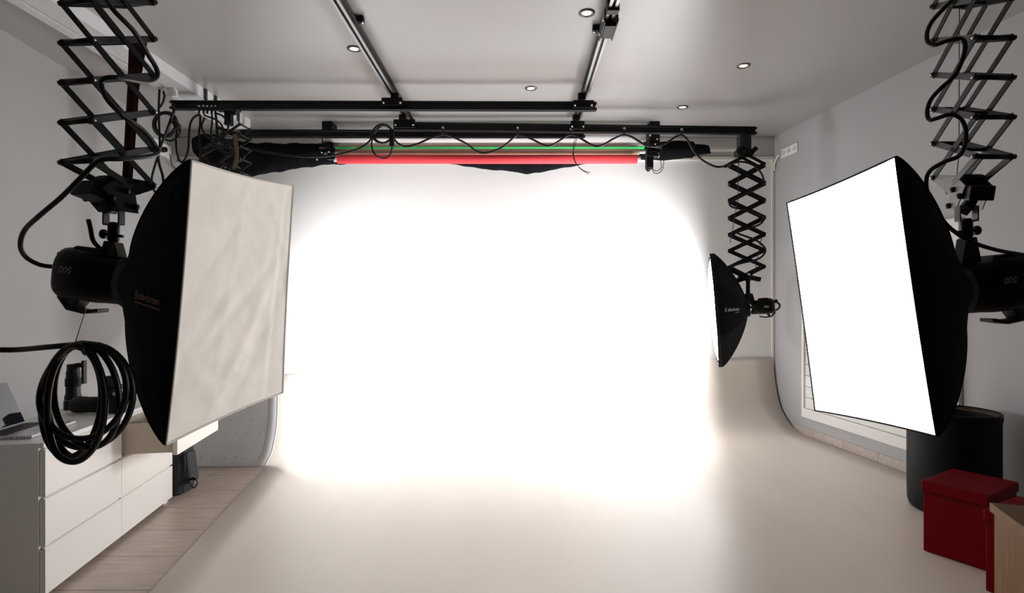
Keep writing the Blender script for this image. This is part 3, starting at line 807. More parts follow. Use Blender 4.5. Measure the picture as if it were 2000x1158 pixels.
# ------------------------------------------------------------------ paper rolls, black backdrop cloth and brackets
def roll(name, label, px0, px1, py, d, r, m, core=None):
    a = P(px0,py,d); b = P(px1,py,d); t = thing(name, label, 'paper roll', (a+b)/2-V(0,0,r), 'backdrop rolls under the ceiling')
    obj('paper', tube(bm_new(), [a, b], r, 24), m, t)
    if core:
        obj('core', tube(bm_new(), [a-V(core,0,0), b+V(core,0,0)], r*.62, 16), M['whitep'], t)
    return t
roll('paper_roll', 'white paper roll, topmost of the backdrop rolls', 633, 1257, 271.5, 6.06, .040, M['pwhite'])
roll('paper_roll', 'beige paper roll directly under the white paper roll', 637, 1254, 281.8, 6.12, .026, M['pbeige'], .02)
roll('paper_roll', 'bright green paper roll, only its underside showing below the beige roll', 631, 1258, 285, 6.19, .034, M['pgreen'])
roll('paper_roll', 'brown kraft roll between the green and red rolls', 656, 1248, 296.5, 6.12, .034, M['pkraft'], .07)
roll('paper_roll', 'red paper roll, lowest of the backdrop rolls', 660, 1244, 311, 6.05, .049, M['pred'], .04)
def roll_bracket(px, label, sgn):
    d = 6.12; t = thing('roll_bracket', label, 'bracket', P(px,330,d), 'backdrop roll brackets')
    x = (px-CX)/F*d
    obj('hanger_plate', box2(bm_new(), (x-.055,d-.03,P(0,300,d).z), (x+.055,d+.16,CEIL-.002)), M['black'], t, bevel=.004)
    b = bm_new()
    for (dx,py,w_,h_,dd) in ((-.03*sgn,282,.09,.08,.05),(-.05*sgn,297,.10,.06,.07),(-.07*sgn,310,.08,.07,.09),(0,290,.12,.05,.10)):
        box(b, V(x+dx, d-dd, P(0,py,d).z), (w_,.05,h_))
    obj('roller_hooks', b, M['black'], t, bevel=.006)
    b = bm_new(); random.seed(int(px))
    for k in range(9):
        lathe(b, V(x+random.uniform(-.09,.06), d-.10-random.uniform(0,.04), P(0,random.uniform(262,318),d).z), (0,-1,0), [(0,0),(.010,.0),(.010,.008),(0,.010)], 8)
    obj('bolt', b, M['chrome'], t)
    return t, x
rb1,_ = roll_bracket(1278, 'black bracket holding the right ends of the backdrop rolls', 1)
md_ = bm_new(); box(md_, P(1268,315,6.0), (.075,.08,.16)); box(md_, P(1272,302,6.0), (.12,.10,.06)); lathe(md_, P(1266,326,6.0), (0,0,-1), [(.03,0),(.03,.03),(.018,.035),(.018,.05),(0,.05)], 12)
obj('motor_housing', md_, M['plastic'], rb1, bevel=.006)
for k,(q) in enumerate((((1272,328),(1279,338),(1290,336),(1296,322),(1294,300),(1288,286)), ((1270,325),(1282,334),(1292,326),(1290,314),(1290,302)))):
    obj('thin_wire', tube(bm_new(), smooth_path([P(a_,b_,5.93) for a_,b_ in q],5), .004, 6), M['rubber'], rb1)
roll_bracket(640, 'black bracket holding the left ends of the backdrop rolls', -1)

# black backdrop cloth bundled on a white tube behind the rolls
tb = thing('support_tube', 'white support tube behind the rolls, its bare end showing at the right', 'tube', P(900,292,6.5))
obj('tube_body', tube(bm_new(), [P(392,290,6.5), P(1450,290,6.5)], .034, 20), M['trimw'], tb)
def bundle(stations, d, m, seg=28, lump=.012, seed=3):
    rnd = random.Random(seed); ph = [rnd.uniform(0,6.28) for _ in range(8)]
    b = bm_new(); rings = []
    X = []; 
    for (a0,a1) in zip(stations, stations[1:]):
        for k in range(6):
            t_ = k/6; t_ = t_*t_*(3-2*t_) if False else t_
            X.append([a0[i]*(1-t_)+a1[i]*t_ for i in range(3)])
    X.append(list(stations[-1]))
    for (px, yt, yb) in X:
        c = P(px, (yt+yb)/2, d); hh = (yb-yt)/2/F*d; hw = min(hh, .10)
        ring = []
        for k in range(seg):
            a_ = 2*PI*k/seg
            l = 1 + (lump/max(hh,.02))*(math.sin(px*.11+3*a_+ph[0])*.5+math.sin(px*.043+5*a_+ph[1])*.5+math.sin(px*.21+2*a_+ph[2])*.35)
            ring.append(b.verts.new(c+V(0, math.cos(a_)*hw*l, math.sin(a_)*hh*l)))
        rings.append(ring)
    for r0, r1 in zip(rings, rings[1:]):
        for k in range(seg): b.faces.new((r0[k],r0[(k+1)%seg],r1[(k+1)%seg],r1[k])).smooth = True
    b.faces.new(rings[0][::-1]); b.faces.new(rings[-1]); return b
bc = thing('backdrop_cloth', 'black velvet backdrop cloth bundled round the white tube behind the rolls', 'cloth', P(900,320,6.45))
obj('left_bunch', bundle([(384,268,305),(395,262,316),(420,262,330),(450,272,345),(480,279,347),(510,280,341),(560,280,331),(620,281,324),(655,283,320),(690,285,318)], 6.42, M['velvet']), M['velvet'], bc) if False else obj('left_bunch', bundle([(384,268,305),(395,262,316),(420,262,330),(450,272,345),(480,279,347),(510,280,341),(560,280,331),(620,281,324),(655,283,320),(690,285,318)], 6.42, None), M['velvet'], bc)
obj('middle_swag', bundle([(690,284,312),(860,284,317),(890,284,321),(920,284,327),(965,284,332),(1000,284,334),(1030,284,340),(1055,284,337),(1085,284,331),(1110,284,326),(1150,284,318),(1250,282,313)], 6.42, None, lump=.006), M['velvet'], bc)
obj('right_bunch', bundle([(1250,278,312),(1285,277,312),(1310,276,312),(1340,276,309),(1352,277,308),(1356,282,304),(1375,283,302),(1384,286,300),(1386,290,297)], 6.42, None, lump=.006), M['velvet'], bc)
obj('cloth_tie', tube(bm_new(), [P(1384,295,6.40),P(1387,300,6.40)], .014, 8), M['velvet'], bc)

# ------------------------------------------------------------------ cables on the rails
def clip(px, py, d, lab, group='cable clips on the second cross rail'):
    t = thing('cable_clip', lab, 'clip', P(px,py+8,d), group)
    obj('clip_knob', lathe(bm_new(), P(px,py-3,d+.012), (0,-1,0), [(0,0),(.013,0),(.014,.012),(.008,.018),(0,.018)], 12), M['chrome'], t)
    obj('clip_strap', tube(bm_new(), [P(px,py-3,d),P(px,py+4,d),P(px-1,py+9,d)], .009, 8), M['rubber'], t)
for (px,py,lab) in ((865,253,'cable clip furthest left on the second cross rail'),(1011,254,'cable clip midway between the ceiling rails on the second cross rail'),(1115,256,'cable clip under the right ceiling rail on the second cross rail'),
                    (1219,255,'cable clip just left of the right roll bracket'),(1331,257,'cable clip furthest right on the second cross rail, beside the small scissor arm')):
    clip(px,py,5.585,lab)
cable('looping_cable', [P(x_,y_,5.55) for x_,y_ in ((482,289),(520,297),(560,303),(600,306),(640,305),(680,297),(705,288),(722,275),(729,262),(745,246),(762,250),(768,266),(773,276),(790,286),(815,281),(840,270),(864,263),(880,266),(910,280),(932,296),(952,298),(980,288),(1005,267),(1013,264),(1035,270),(1062,283),(1078,283),(1100,270),(1114,263),(1130,268),(1158,284),(1175,284),(1200,270),(1218,264),(1235,268),(1260,283),(1280,286),(1300,280),(1318,268),(1330,264),(1342,272),(1356,296),(1374,314),(1396,325),(1412,325),(1425,319))], .0105, 'long black cable swagging in loops along the second cross rail', n=5)
cc = thing('coiled_cable', 'black cable coil and inline switch hanging at the left end of the second cross rail', 'cable', P(745,308,5.5))
lp_ = []
for k in range(41):
    a_ = 2*PI*k/20; lp_.append(P(747+19*math.cos(a_)+.8*math.sin(a_*.5), 261+17.5*math.sin(a_)+1.2*math.cos(a_*.7), 5.50+.012*math.sin(a_*.5)))
obj('coil', tube(bm_new(), lp_, .010, 8), M['rubber'], cc)
obj('tail', tube(bm_new(), smooth_path([P(727,270,5.5),P(726,288,5.5),P(734,303,5.5),P(748,309,5.5),P(761,304,5.5),P(766,288,5.5)],5), .008, 8), M['rubber'], cc)
obj('inline_switch', bar(bm_new(), P(765,252,5.49), P(765.5,287,5.49), .045, .035, (0,1,0)), M['plastic'], cc, bevel=.008)
for k, q in enumerate((((1126,262),(1120,285),(1122,310),(1132,328),(1150,340)),((1128,262),(1124,280),(1119,300),(1124,318),(1138,332),(1153,337)))):
    cable('hanging_wire', [P(a_,b_,5.56) for a_,b_ in q], .0032, ('thin dark wire dangling under the right ceiling rail, the shorter curved one','thin dark wire dangling under the right ceiling rail, the one bent further left')[k], 'wire', 'wires under the right ceiling rail', seg=6)
# ring-clips and cables at the left end of the nearest rail
for k, px in enumerate((389,398,405,414,421)):
    t = thing('cable_clip', 'small ring clip on the left end of the nearest cross rail, '+('leftmost of five','second of five','middle of five','fourth of five','rightmost of five')[k], 'clip', P(px,220,5.0), 'ring clips at the left rail end')
    obj('clip_knob', lathe(bm_new(), P(px,208,5.035), (0,-1,0), [(0,0),(.011,0),(.012,.01),(0,.016)], 10), M['chrome'], t)
    obj('clip_strap', tube(bm_new(), [P(px,209,5.015),P(px,216,5.015),P(px-.5,222,5.02)], .010, 8), M['rubber'], t)
def pc(name, q, r, lab, d=5.0, cat='cable', n=6): return cable(name, [P(a_,b_,d+(c_[0] if c_ else 0)) for a_,b_,*c_ in q], r, lab, cat, n=n)
pc('drooping_cable', [(390,223),(378,230),(371,245),(369,270),(367,295),(361,312),(356,317),(350,312),(345,295),(344,270),(346,255),(350,248)], .0095, 'black cable drooping in a deep U left of the folded scissor arm')
pc('drooping_cable', [(391,224),(391,240),(389,262),(391,290),(394,318)], .0095, 'black cable hanging straight down from the leftmost ring clip')
pc('drooping_cable', [(398,223),(404,227),(420,233),(432,243),(436,256),(428,268),(414,272),(400,262),(394,246),(400,230)], .0085, 'black cable looped wide below the ring clips')
pc('drooping_cable', [(414,222),(414,240),(412,258),(414,275)], .008, 'black cable hanging from the fourth ring clip')
pc('drooping_cable', [(421,221),(423,240),(424,260),(426,280)], .011, 'thick black cable hanging from the rightmost ring clip')
pc('drooping_cable', [(423,221),(434,226),(443,236),(446,248),(440,260),(430,262)], .009, 'black cable arching from the rightmost ring clip to the folded scissor arm')
random.seed(11)
tg = bm_new()
for k in range(10):
    x0 = random.uniform(395,470); y0 = random.uniform(255,290)
    q = [(x0,y0)]
    for j in range(5): q.append((min(478,max(392,q[-1][0]+random.uniform(-26,26))), min(345,q[-1][1]+random.uniform(4,22))))
    tube(tg, smooth_path([P(a_,b_,5.22+random.uniform(-.1,.05)) for a_,b_ in q],5), .009, 6)
single('cable_tangle', tg, M['rubber'], 'dense tangle of black cables hanging around the folded scissor arm', 'cables')['kind'] = 'stuff'
# ring coil hanging off the end of the rail
rc = thing('coiled_cable', 'round black cable coil hanging off the left end of the nearest cross rail', 'cable', P(323,275,4.95))
lp_ = []
for k in range(81):
    a_ = 2*PI*k/20; w_ = k/20
    lp_.append(P(321+(21+1.6*math.sin(w_*2.1))*math.cos(a_)+w_*.8, 243+(23+1.5*math.cos(w_*1.7))*math.sin(a_), 4.95+.02*math.sin(w_*2)))
obj('coil', tube(bm_new(), lp_, .0105, 8), M['rubber'], rc)
obj('plug', bar(bm_new(), P(340,236,4.92), P(349,250,4.92), .05, .045, (0,1,0)), M['plastic'], rc, bevel=.01)
obj('tail', tube(bm_new(), smooth_path([P(313,262,4.95),P(322,272,4.95),P(336,275,4.95),P(348,266,4.95),P(352,254,4.95),P(349,248,4.95)],5), .0085, 8), M['rubber'], rc)
pc('hanging_cable', [(312,168),(311,185),(310,215),(311,250),(312,280),(311,297),(303,322),(297,345),(297,360),(303,376)], .0095, 'black cable dropping from the left milky connector past the coil', d=4.9)
pc('hanging_cable', [(319,178),(321,188),(318,200),(312,210)], .009, 'short black cable tail below the left milky connector', d=4.88)
pc('hanging_cable', [(337,200),(340,215),(333,235),(325,258),(317,278),(309,300),(311,320),(318,345),(320,372)], .0115, 'thick black cable slanting from the rail end down behind the unlit softbox', d=4.9)

# ------------------------------------------------------------------ sockets
so = thing('wall_socket', 'white triple socket plate high on the right wall near the back corner', 'socket', wr(6.1, P(0,297,6.1).z))
yA, yB_ = 6.52, 6.22
za, zb2 = EYE+(CY-295)/F*6.38-.05, EYE+(CY-295)/F*6.38+.055
def sock(so, wfun, yA, yB_, za, zb2, n=3):
    b = bm_new(); wf = lambda y,z,o: wfun(y,z,o)
    prism(b, [wf(yA,za,.001),wf(yB_,za,.001),wf(yB_,zb2,.001),wf(yA,zb2,.001)], wf(yA,za,.012)-wf(yA,za,.001))
    obj('plate', b, M['whitep'], so, bevel=.003)
    for k in range(n):
        yy = yA+(yB_-yA)*(k+.5)/n; zz = (za+zb2)/2
        nrm = (wf(yy,zz,.01)-wf(yy,zz,0)).normalized()
        obj('socket_cup', lathe(bm_new(), wf(yy,zz,.0125), nrm, [(.018,0),(.026,.001),(.027,.003),(.022,.003),(.020,.001),(0,.0012)], 20), M['clearp'], so)
sock(so, wr, yA, yB_, za, zb2)
obj('wall_cable', tube(bm_new(), smooth_path([wr(6.52,za+.04,.02),wr(6.56,za+.03,.03),wr(6.62,za-.03,.03),wr(6.64,za-.08,.02),wr(6.645,za-.11,.01)],5), .012, 8), M['trimw'], so)
def wl(y, z, o=0.0): return V(xl(y)+o*.994, y+o*.109, z)
d_ = 3.30/((CX-318)/F-.110)
so2 = thing('wall_socket', 'small white socket on the left wall beside the cable coil', 'socket', wl(d_, EYE+(CY-291)/F*d_))
zc = EYE+(CY-291)/F*d_
sock(so2, wl, d_-.20, d_+.16, zc-.085, zc+.07, 1)
obj('plug', lathe(bm_new(), wl(d_-.08,zc-.03,.03), (1,-.2,0), [(0,0),(.03,0),(.03,.05),(.012,.06)], 14), M['plastic'], so2)
obj('cord', tube(bm_new(), smooth_path([wl(d_-.03,zc-.06,.09),wl(d_+.1,zc-.15,.05),wl(d_+.3,zc-.17,.02)],5), .006, 6), M['graym'], so2)
# cream framed board on the back wall, left corner
fb = thing('framed_board', 'cream framed white board on the back wall in the left corner', 'board', P(395,400,6.6))
x0_, x1_ = P(338,0,6.64).x, P(470,0,6.64).x; zt_, zb3 = EYE+(CY-316)/F*6.64, EYE+(CY-420)/F*6.64
b = bm_new()
box2(b,(x0_,6.62,zb3),(x0_+.05,6.653,zt_)); box2(b,(x1_-.05,6.62,zb3),(x1_,6.653,zt_)); box2(b,(x0_+.05,6.62,zt_-.03),(x1_-.05,6.653,zt_)); box2(b,(x0_+.05,6.62,zb3),(x1_-.05,6.653,zb3+.05))
obj('frame', b, M['trimw'], fb); obj('panel', box2(bm_new(),(x0_+.05,6.635,zb3+.05),(x1_-.05,6.65,zt_-.03)), M['bright'], fb)

# ------------------------------------------------------------------ cables of the big heads
cable('power_cable', [P(x_,y_,d_) for x_,y_,d_ in ((190,-25,1.70),(222,20,1.69),(262,62,1.74),(290,108,1.80),(306,135,1.83),(305,152,1.83),(285,160,1.79),(235,152,1.69),(206,153,1.67),(198,166,1.67),(210,195,1.67),(240,225,1.70),(280,255,1.78),(304,285,1.83),(308,298,1.83),(292,305,1.79),(240,310,1.70),(205,311,1.67),(185,320,1.67),(160,345,1.67),(120,385,1.68),(75,423,1.70),(48,450,1.75),(40,480,1.78),(52,503,1.82),(78,517,1.85),(104,521,1.86))], .0075, 'thick black power cable winding down the left scissor arm into the left flash head', n=8, seg=10)
cable('power_cable', [P(x_,y_,d_) for x_,y_,d_ in ((1866,-5,1.72),(1845,15,1.72),(1822,40,1.74),(1811,62,1.75),(1812,82,1.74),(1826,88,1.72),(1850,80,1.70),(1876,76,1.69),(1885,88,1.68),(1880,115,1.68),(1864,148,1.69),(1838,172,1.71),(1818,195,1.73),(1811,218,1.74),(1815,234,1.73),(1830,231,1.71),(1856,224,1.69),(1876,232,1.68),(1886,255,1.68),(1884,285,1.68),(1872,305,1.68),(1845,316,1.70),(1818,332,1.73),(1809,352,1.75),(1812,378,1.77),(1828,410,1.79),(1850,440,1.80),(1880,463,1.78),(1912,478,1.77),(1955,490,1.78),(2010,500,1.80),(2045,512,1.85))], .0065, 'black power cable winding down the right scissor arm into the right flash head', n=8, seg=10)
cable('power_cable', [P(x_,y_,dO-.03+d_) for x_,y_,d_ in ((1425,320,0),(1450,316,-.01),(1475,325,-.02),(1490,345,0),(1488,362,0),(1468,372,0),(1440,388,0),(1425,397,0),(1432,405,0),(1465,412,-.02),(1490,424,0),(1484,438,0),(1450,450,-.02),(1440,455,0),(1478,470,-.02),(1495,488,0),(1482,505,0),(1448,514,0),(1428,522,0),(1429,545,-.02),(1440,570,-.06),(1456,590,-.10),(1476,606,-.12),(1500,610,-.12),(1520,603,-.05),(1522,594,0),(1512,588,0),(1500,588,0))], .010, 'black power cable winding down the small scissor arm to its flash head', n=6)
# hanging coil at the left
coil = thing('coiled_cable', 'big coil of thick black cable hanging in front of the white dresser', 'cable', P(165,905,1.52))
rnd = random.Random(4)
loops = [(170,773,89,102,.20,1.54),(144,788,61,114,.02,1.49),(170,772,62,102,-.14,1.52),(150,782,48,110,.06,1.56),(162,764,84,94,.34,1.50),(140,785,58,108,.10,1.55)]
q = []
for li,(cx_,cy_,rx_,ry_,rot,dd) in enumerate(loops):
    for k in range(22):
        a_ = -PI/2+2*PI*k/22; f_ = max(0, (k/22-.6)/.4)
        nx = loops[(li+1)%len(loops)] if li < len(loops)-1 else loops[li]
        mixv = [l0*(1-f_)+l1*f_ for l0,l1 in zip((cx_,cy_,rx_,ry_,rot,dd), nx)]
        ex = mixv[2]*math.cos(a_); ey = mixv[3]*math.sin(a_)
        q.append(P(mixv[0]+ex*math.cos(mixv[4])-ey*math.sin(mixv[4]), mixv[1]+ex*math.sin(mixv[4])+ey*math.cos(mixv[4]), mixv[5]))
obj('coil', tube(bm_new(), smooth_path(q,3), .0085, 10), M['rubber'], coil)
obj('tail', tube(bm_new(), smooth_path([P(-40,683,1.50),P(30,683,1.54),P(90,678,1.51),P(135,674,1.51),P(165,673,1.52),P(196,686,1.53)],6), .0078, 10), M['rubber'], coil)
obj('hanging_string', tube(bm_new(), [P(168,603,1.80),P(146,672,1.53)], .0012, 6), M['graym'], coil)
obj('tie_band', tube(bm_new(), smooth_path([P(160,668,1.485),P(164,690,1.48),P(172,690,1.56),P(168,668,1.56)],4), .004, 6), M['rubber'], coil)

# ------------------------------------------------------------------ dresser (local axes: x along its length, y to its back, z up)
ang = math.radians(90+9.1); dl, dd_, dh = 1.39, .48, .78
D0 = V(-2.287, 2.70, 0)
dr = thing('dresser', 'white six-drawer dresser with its far top drawer pulled out', 'dresser', D0, rotz=ang, local=True)
ft = .025
b = bm_new()
box2(b,(0,ft+.004,0.012),(.022,dd_,dh-.024)); box2(b,(dl-.022,ft+.004,.012),(dl,dd_,dh-.024))
box2(b,(.022,dd_-.012,.05),(dl-.022,dd_-.002,dh-.024)); box2(b,(dl/2-.01,ft+.01,.05),(dl/2+.01,dd_-.012,dh-.024)); box2(b,(.022,ft+.01,.04),(dl-.022,dd_-.012,.056))
obj('carcass', b, M['lacq'], dr)
obj('top_panel', box2(bm_new(),(-.002,.004,dh-.0235),(dl+.002,dd_+.002,dh)), M['lacq'], dr, bevel=.0015)
rails = bm_new(); rh = (dh-.024-.03)/3
for k in range(1,4): box2(rails,(.0225,.012,.03+rh*k-.016),(dl/2-.011,ft+.05,.03+rh*k-.003))
for k in range(1,4): box2(rails,(dl/2+.011,.012,.03+rh*k-.016),(dl-.0225,ft+.05,.03+rh*k-.003))
obj('front_rail', rails, M['lacq'], dr)
ob = thing_dummy = None
for r in range(3):
    for c_ in range(2):
        z0_ = .03+rh*r+.004; z1_ = .03+rh*(r+1)-.017
        xa = .003 if c_ == 0 else dl/2+.0015; xb = dl/2-.0015 if c_ == 0 else dl-.003
        out = -.315 if (r == 2 and c_ == 1) else 0.0
        o = obj('drawer', prism(bm_new(), [(xa,ft+out,z0_),(xa,out,z0_),(xa,out,z1_+.004),(xa,out+.007,z1_+.010),(xa,ft+out,z1_-.002)], (xb-xa,0,0)), M['lacq'], dr)
        if out:
            bx = bm_new(); y1 = out+ft; y2 = y1+.40; zt2 = z1_-.022
            box2(bx,(xa+.018,y1,z0_+.012),(xa+.032,y2,zt2)); box2(bx,(xb-.032,y1,z0_+.012),(xb-.018,y2,zt2)); box2(bx,(xa+.032,y1+.001,z0_+.014),(xb-.032,y2-.012,z0_+.02)); box2(bx,(xa+.032,y2-.012,z0_+.012),(xb-.032,y2,zt2))
            d2 = obj('drawer_box', bx, M['drawerin'], None); d2.parent = o; d2.matrix_parent_inverse = Matrix.Identity(4)
ftb = bm_new(); box2(ftb,(dl-.07,.03,0),(dl-.01,.09,.03)); box2(ftb,(.01,.03,0),(.07,.09,.03)); box2(ftb,(dl-.07,.38,0),(dl-.01,.44,.03)); box2(ftb,(.01,.38,0),(.07,.44,.03))
obj('foot', ftb, M['lacq'], dr)
Rz = Matrix.Rotation(ang,3,'Z')
def DL(x,y,z): return D0 + Rz@V(x,y,z)
# things lying in the open drawer
zdr = .03+rh*2+.004+.021
for (x,y,sx,sy,sz,m,lab,nm) in ((.80,-.12,.12,.10,.155,'dkgrey','dark grey pouch in the open drawer','pouch'),(.80,-.01,.10,.08,.165,'brass','tan patterned pouch in the open drawer, touching the dresser front','pouch'),(.95,-.12,.12,.14,.16,'plastic','black case in the open drawer, furthest from the camera','case')):
    single(nm, box(bm_new(), DL(x,y,zdr+sz/2), (sx,sy,sz), Rz), M[m], lab, nm, bevel=.015)
# laptop
lt = thing('laptop', 'open silver laptop on the near end of the dresser, glossy screen facing right', 'laptop', DL(.28,.25,dh), rotz=ang, local=True)
# local: x along the dresser, y to back; hinge at y=+.13
obj('base', box2(bm_new(),(-.18,-.13,.001),(.18,.13,.017)), M['silver'], lt, bevel=.003)
kb = bm_new()
for i in range(13):
    for j in range(5): box2(kb,(-.155+i*.024,.0+j*.021,.0172),(-.155+i*.024+.020,.0+j*.021+.017,.019))
obj('keyboard', kb, M['keys'], lt); lt.children[-1]['kind'] = 'stuff'
obj('trackpad', box2(bm_new(),(-.05,-.11,.0171),(.05,-.03,.0178)), M['silver'], lt)
Rt = Matrix.Rotation(math.radians(-22),3,'X')
sc_ = bm_new(); box(sc_, V(0,.13,.018)+Rt@V(0,0,.122), (.36,.007,.244), Rt)
s1 = obj('screen_lid', sc_, M['silver'], lt, bevel=.002)
sc_ = bm_new(); box(sc_, V(0,.13,.018)+Rt@V(0,-.0042,.122), (.354,.001,.238), Rt)
s2 = obj('screen_glass', sc_, M['screen'], None); s2.parent = s1; s2.matrix_parent_inverse = Matrix.Identity(4)
pb = bm_new()
for k,(x,w_) in enumerate(((-.13,.006),(-.115,.004),(-.10,.008),(-.085,.008),(-.068,.008),(-.045,.012),(-.02,.005))): box2(pb,(-.1805,x,.006),(-.179,x+w_,.010))
obj('ports', pb, M['keys'], lt)
# black zoom lens standing upright
lc = P(143,803,3.56); lc.z = dh
ln = thing('camera_lens', 'tall black telephoto lens standing upright on the dresser, foot pointing right', 'lens', lc)
obj('barrel', lathe(bm_new(), lc, (0,0,1), [(0,.001),(.048,.001),(.050,.006),(.050,.055),(.046,.060),(.046,.085),(.040,.10),(.040,.14),(.038,.145),(.042,.15),(.042,.20),(.038,.205),(.038,.24),(.034,.25),(.034,.29),(0,.29)], 32), M['plastic'], ln)
rg = bm_new()
for k in range(8): lathe(rg, lc+V(0,0,.15+k*.006), (0,0,1), [(.042,0),(.044,.001),(.044,.004),(.042,.005)], 32)
obj('grip_ring', rg, M['rubber'], ln)
obj('white_ring', lathe(bm_new(), lc+V(0,0,.058), (0,0,1), [(.046,0),(.0475,.001),(.0475,.003),(.046,.004)], 32), M['label'], ln)
tf = bm_new(); box(tf, lc+V(.055,-.01,.285), (.05,.03,.028)); box(tf, lc+V(.078,-.01,.24), (.016,.03,.15)); 
obj('tripod_foot', tf, M['plastic'], ln, bevel=.003)
# camera with lens
cc_ = P(215,800,3.43); cc_.z = dh
cm = thing('camera', 'black camera with long lens lying on the dresser beside the upright lens', 'camera', cc_)
b = bm_new(); prism(b, [cc_+V(x,-.03,z) for x,z in ((-.02,.002),(.075,.002),(.08,.03),(.078,.085),(.065,.105),(.04,.108),(.03,.135),(-.01,.135),(-.02,.10))], (0,.07,0))
obj('camera_body', b, M['plastic'], cm, bevel=.006)
obj('lens_barrel', lathe(bm_new(), cc_+V(-.02,.005,.052), (-1,0,0), [(.035,0),(.044,.01),(.044,.05),(.047,.055),(.047,.10),(.044,.105),(.050,.13),(.050,.20),(.046,.205),(.046,.19),(0,.18)], 32), M['plastic'], cm)
rg = bm_new()
for k in range(7): lathe(rg, cc_+V(-.08-k*.006,.005,.052), (-1,0,0), [(.047,0),(.049,.001),(.049,.004),(.047,.005)], 32)
obj('zoom_ring', rg, M['rubber'], cm)
b = bm_new(); box(b, cc_+V(.03,.0,.160), (.09,.035,.022)); box(b, cc_+V(.07,0,.165), (.02,.04,.03))
obj('hot_shoe_unit', b, M['plastic'], cm, bevel=.004)
b = bm_new(); prism(b, [cc_+V(x,.04,z) for x,z in ((-.10,.19),(-.055,.225),(-.01,.225),(.01,.16),(-.03,.115),(-.075,.105))], (0,.04,0))
single('lens_pouch', b, M['dkgrey'], 'charcoal angular pouch propped behind the camera on the dresser', 'pouch', bevel=.004)
# backpack standing on the floor past the dresser
bp_c = V(-2.55,4.28,0)
bp = thing('backpack', 'charcoal backpack standing on the tiles at the far end of the dresser', 'bag', bp_c)
b = bm_new(); rings = []
for (z,w_,d1) in ((.005,.055,.10),(.03,.065,.115),(.12,.065,.12),(.24,.06,.11),(.33,.05,.09),(.375,.035,.05),(.385,.01,.02)):
    rings.append([b.verts.new(bp_c+V(math.copysign(abs(math.cos(2*PI*k/20))**.7,math.cos(2*PI*k/20))*w_+.02*(z/.38)-.02, math.copysign(abs(math.sin(2*PI*k/20))**.7,math.sin(2*PI*k/20))*d1, z)) for k in range(20)])
for r0,r1 in zip(rings,rings[1:]):
    for k in range(20): b.faces.new((r0[k],r0[(k+1)%20],r1[(k+1)%20],r1[k])).smooth = True
b.faces.new(rings[0][::-1]); b.faces.new(rings[-1])
obj('bag_body', b, M['dkgrey'], bp)
b = bm_new(); box(b, bp_c+V(.065,-.02,.20), (.05,.13,.24), Matrix.Rotation(-.12,3,'Y')); obj('front_pocket', b, M['dkgrey'], bp, bevel=.02)
for (q) in (((.06,-.10,.33),(.09,-.13,.25),(.075,-.13,.14),(.07,-.12,.04)),((.10,-.10,.10),(.15,-.12,.07),(.165,-.10,.10),(.13,-.08,.125),(.09,-.08,.12))):
    st_ = bm_new(); pp = smooth_path([bp_c+V(*a_) for a_ in q],5)
    for a_,b_ in zip(pp,pp[1:]): bar(st_, a_, b_, .022, .005, (1,.2,0), ext=.002)
    obj('strap', st_, M['rubber'], bp)
obj('buckle', box(bm_new(), bp_c+V(.07,-.125,.30), (.03,.015,.03)), M['black'], bp, bevel=.003)

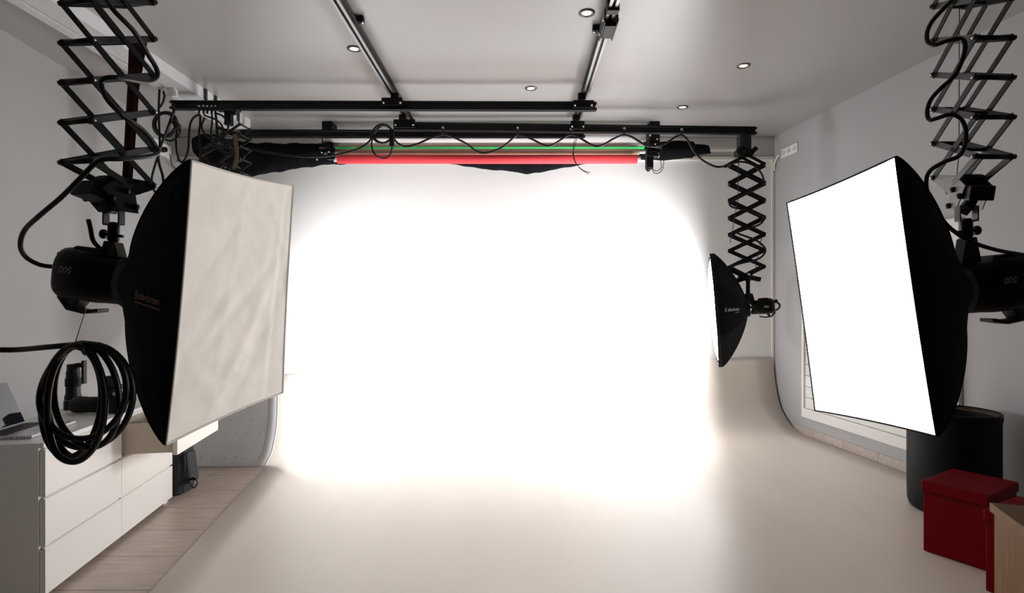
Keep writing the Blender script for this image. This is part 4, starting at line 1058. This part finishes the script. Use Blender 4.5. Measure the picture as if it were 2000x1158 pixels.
# ------------------------------------------------------------------ right-hand floor things
dc = V(3.10,3.88,.007)
dm = thing('drum_bin', 'large black round open-topped bin standing by the right wall', 'bin', dc)
obj('bin_body', lathe(bm_new(), dc, (0,0,1), [(0,.001),(.232,.001),(.25,.012),(.262,.05),(.265,.15),(.265,.69),(.261,.70),(.253,.70),(.249,.69),(.245,.56),(0,.555)], 48), M['drum'], dm)
obj('rim_band', lathe(bm_new(), dc+V(0,0,.655), (0,0,1), [(.2655,0),(.270,.004),(.271,.035),(.267,.050),(.254,.052),(.2485,.048)], 48), M['drum'], dm)
obj('inner_lining', lathe(bm_new(), dc, (0,0,1), [(.2485,.60),(.2485,.685),(.251,.698)], 48), M['brown'], dm)
def ottoman(label, c, yaw, w, d, h):
    t = thing('storage_ottoman', label, 'ottoman', c, 'red storage ottomans', rotz=yaw, local=True)
    obj('box_body', box2(bm_new(), (.008,.008,.0), (w-.008,d-.008,h-.063)), M['red'], t, bevel=.006)
    obj('lid', box2(bm_new(), (-.002,-.002,h-.0625), (w+.002,d+.002,h)), M['red'], t, bevel=.012)
    obj('seam', box2(bm_new(), (.006,.006,h-.075), (w-.006,d-.006,h-.072)), M['drum'], t)
    return t
yo = math.radians(-58)
# local x runs along the visible front edge (towards the camera and right), local y away to the right
ottoman('red leatherette storage ottoman standing against the black round bin', (2.41,3.25,.008), yo, .32, .44, .415)
ottoman('red leatherette storage ottoman half hidden behind the oak cabinet', (2.39,2.80,.008), yo-.06, .38, .40, .415)
oc = thing('oak_cabinet', 'oak veneered cabinet corner in front of the red ottomans', 'cabinet', (1.578,1.63,.008), rotz=math.radians(-20), local=True)
obj('cabinet_body', box2(bm_new(), (.010,-.55,.0), (.60,.345,.718)), M['oak'], oc, bevel=.002)
obj('cabinet_top', box2(bm_new(), (0,-.56,.7185), (.61,.355,.75)), M['oak'], oc, bevel=.002)
obj('plinth', box2(bm_new(), (.03,-.5,-.008), (.58,.3,-.0005)), M['oak'], oc)

# ------------------------------------------------------------------ camera, world, view
cam = bpy.data.cameras.new('camera'); co = bpy.data.objects.new('camera', cam); COL.objects.link(co)
co.location = (0,0,EYE); co.rotation_euler = (PI/2,0,0)
cam.sensor_width = 36; cam.lens = F/2000*36; cam.shift_y = 11/2000; cam.clip_start = .05
scene.camera = co
w = bpy.data.worlds.new('world'); scene.world = w; w.use_nodes = True
w.node_tree.nodes['Background'].inputs['Color'].default_value = (.9,.92,1,1); w.node_tree.nodes['Background'].inputs['Strength'].default_value = .006
scene.view_settings.view_transform = 'Standard'; scene.view_settings.look = 'None'; scene.view_settings.gamma = 1; scene.view_settings.use_curve_mapping = False
scene.view_settings.exposure = 0.0
try:
    scene.cycles.use_denoising = True
    scene.cycles.max_bounces = 8; scene.cycles.diffuse_bounces = 6; scene.cycles.sample_clamp_indirect = 8
except Exception: pass
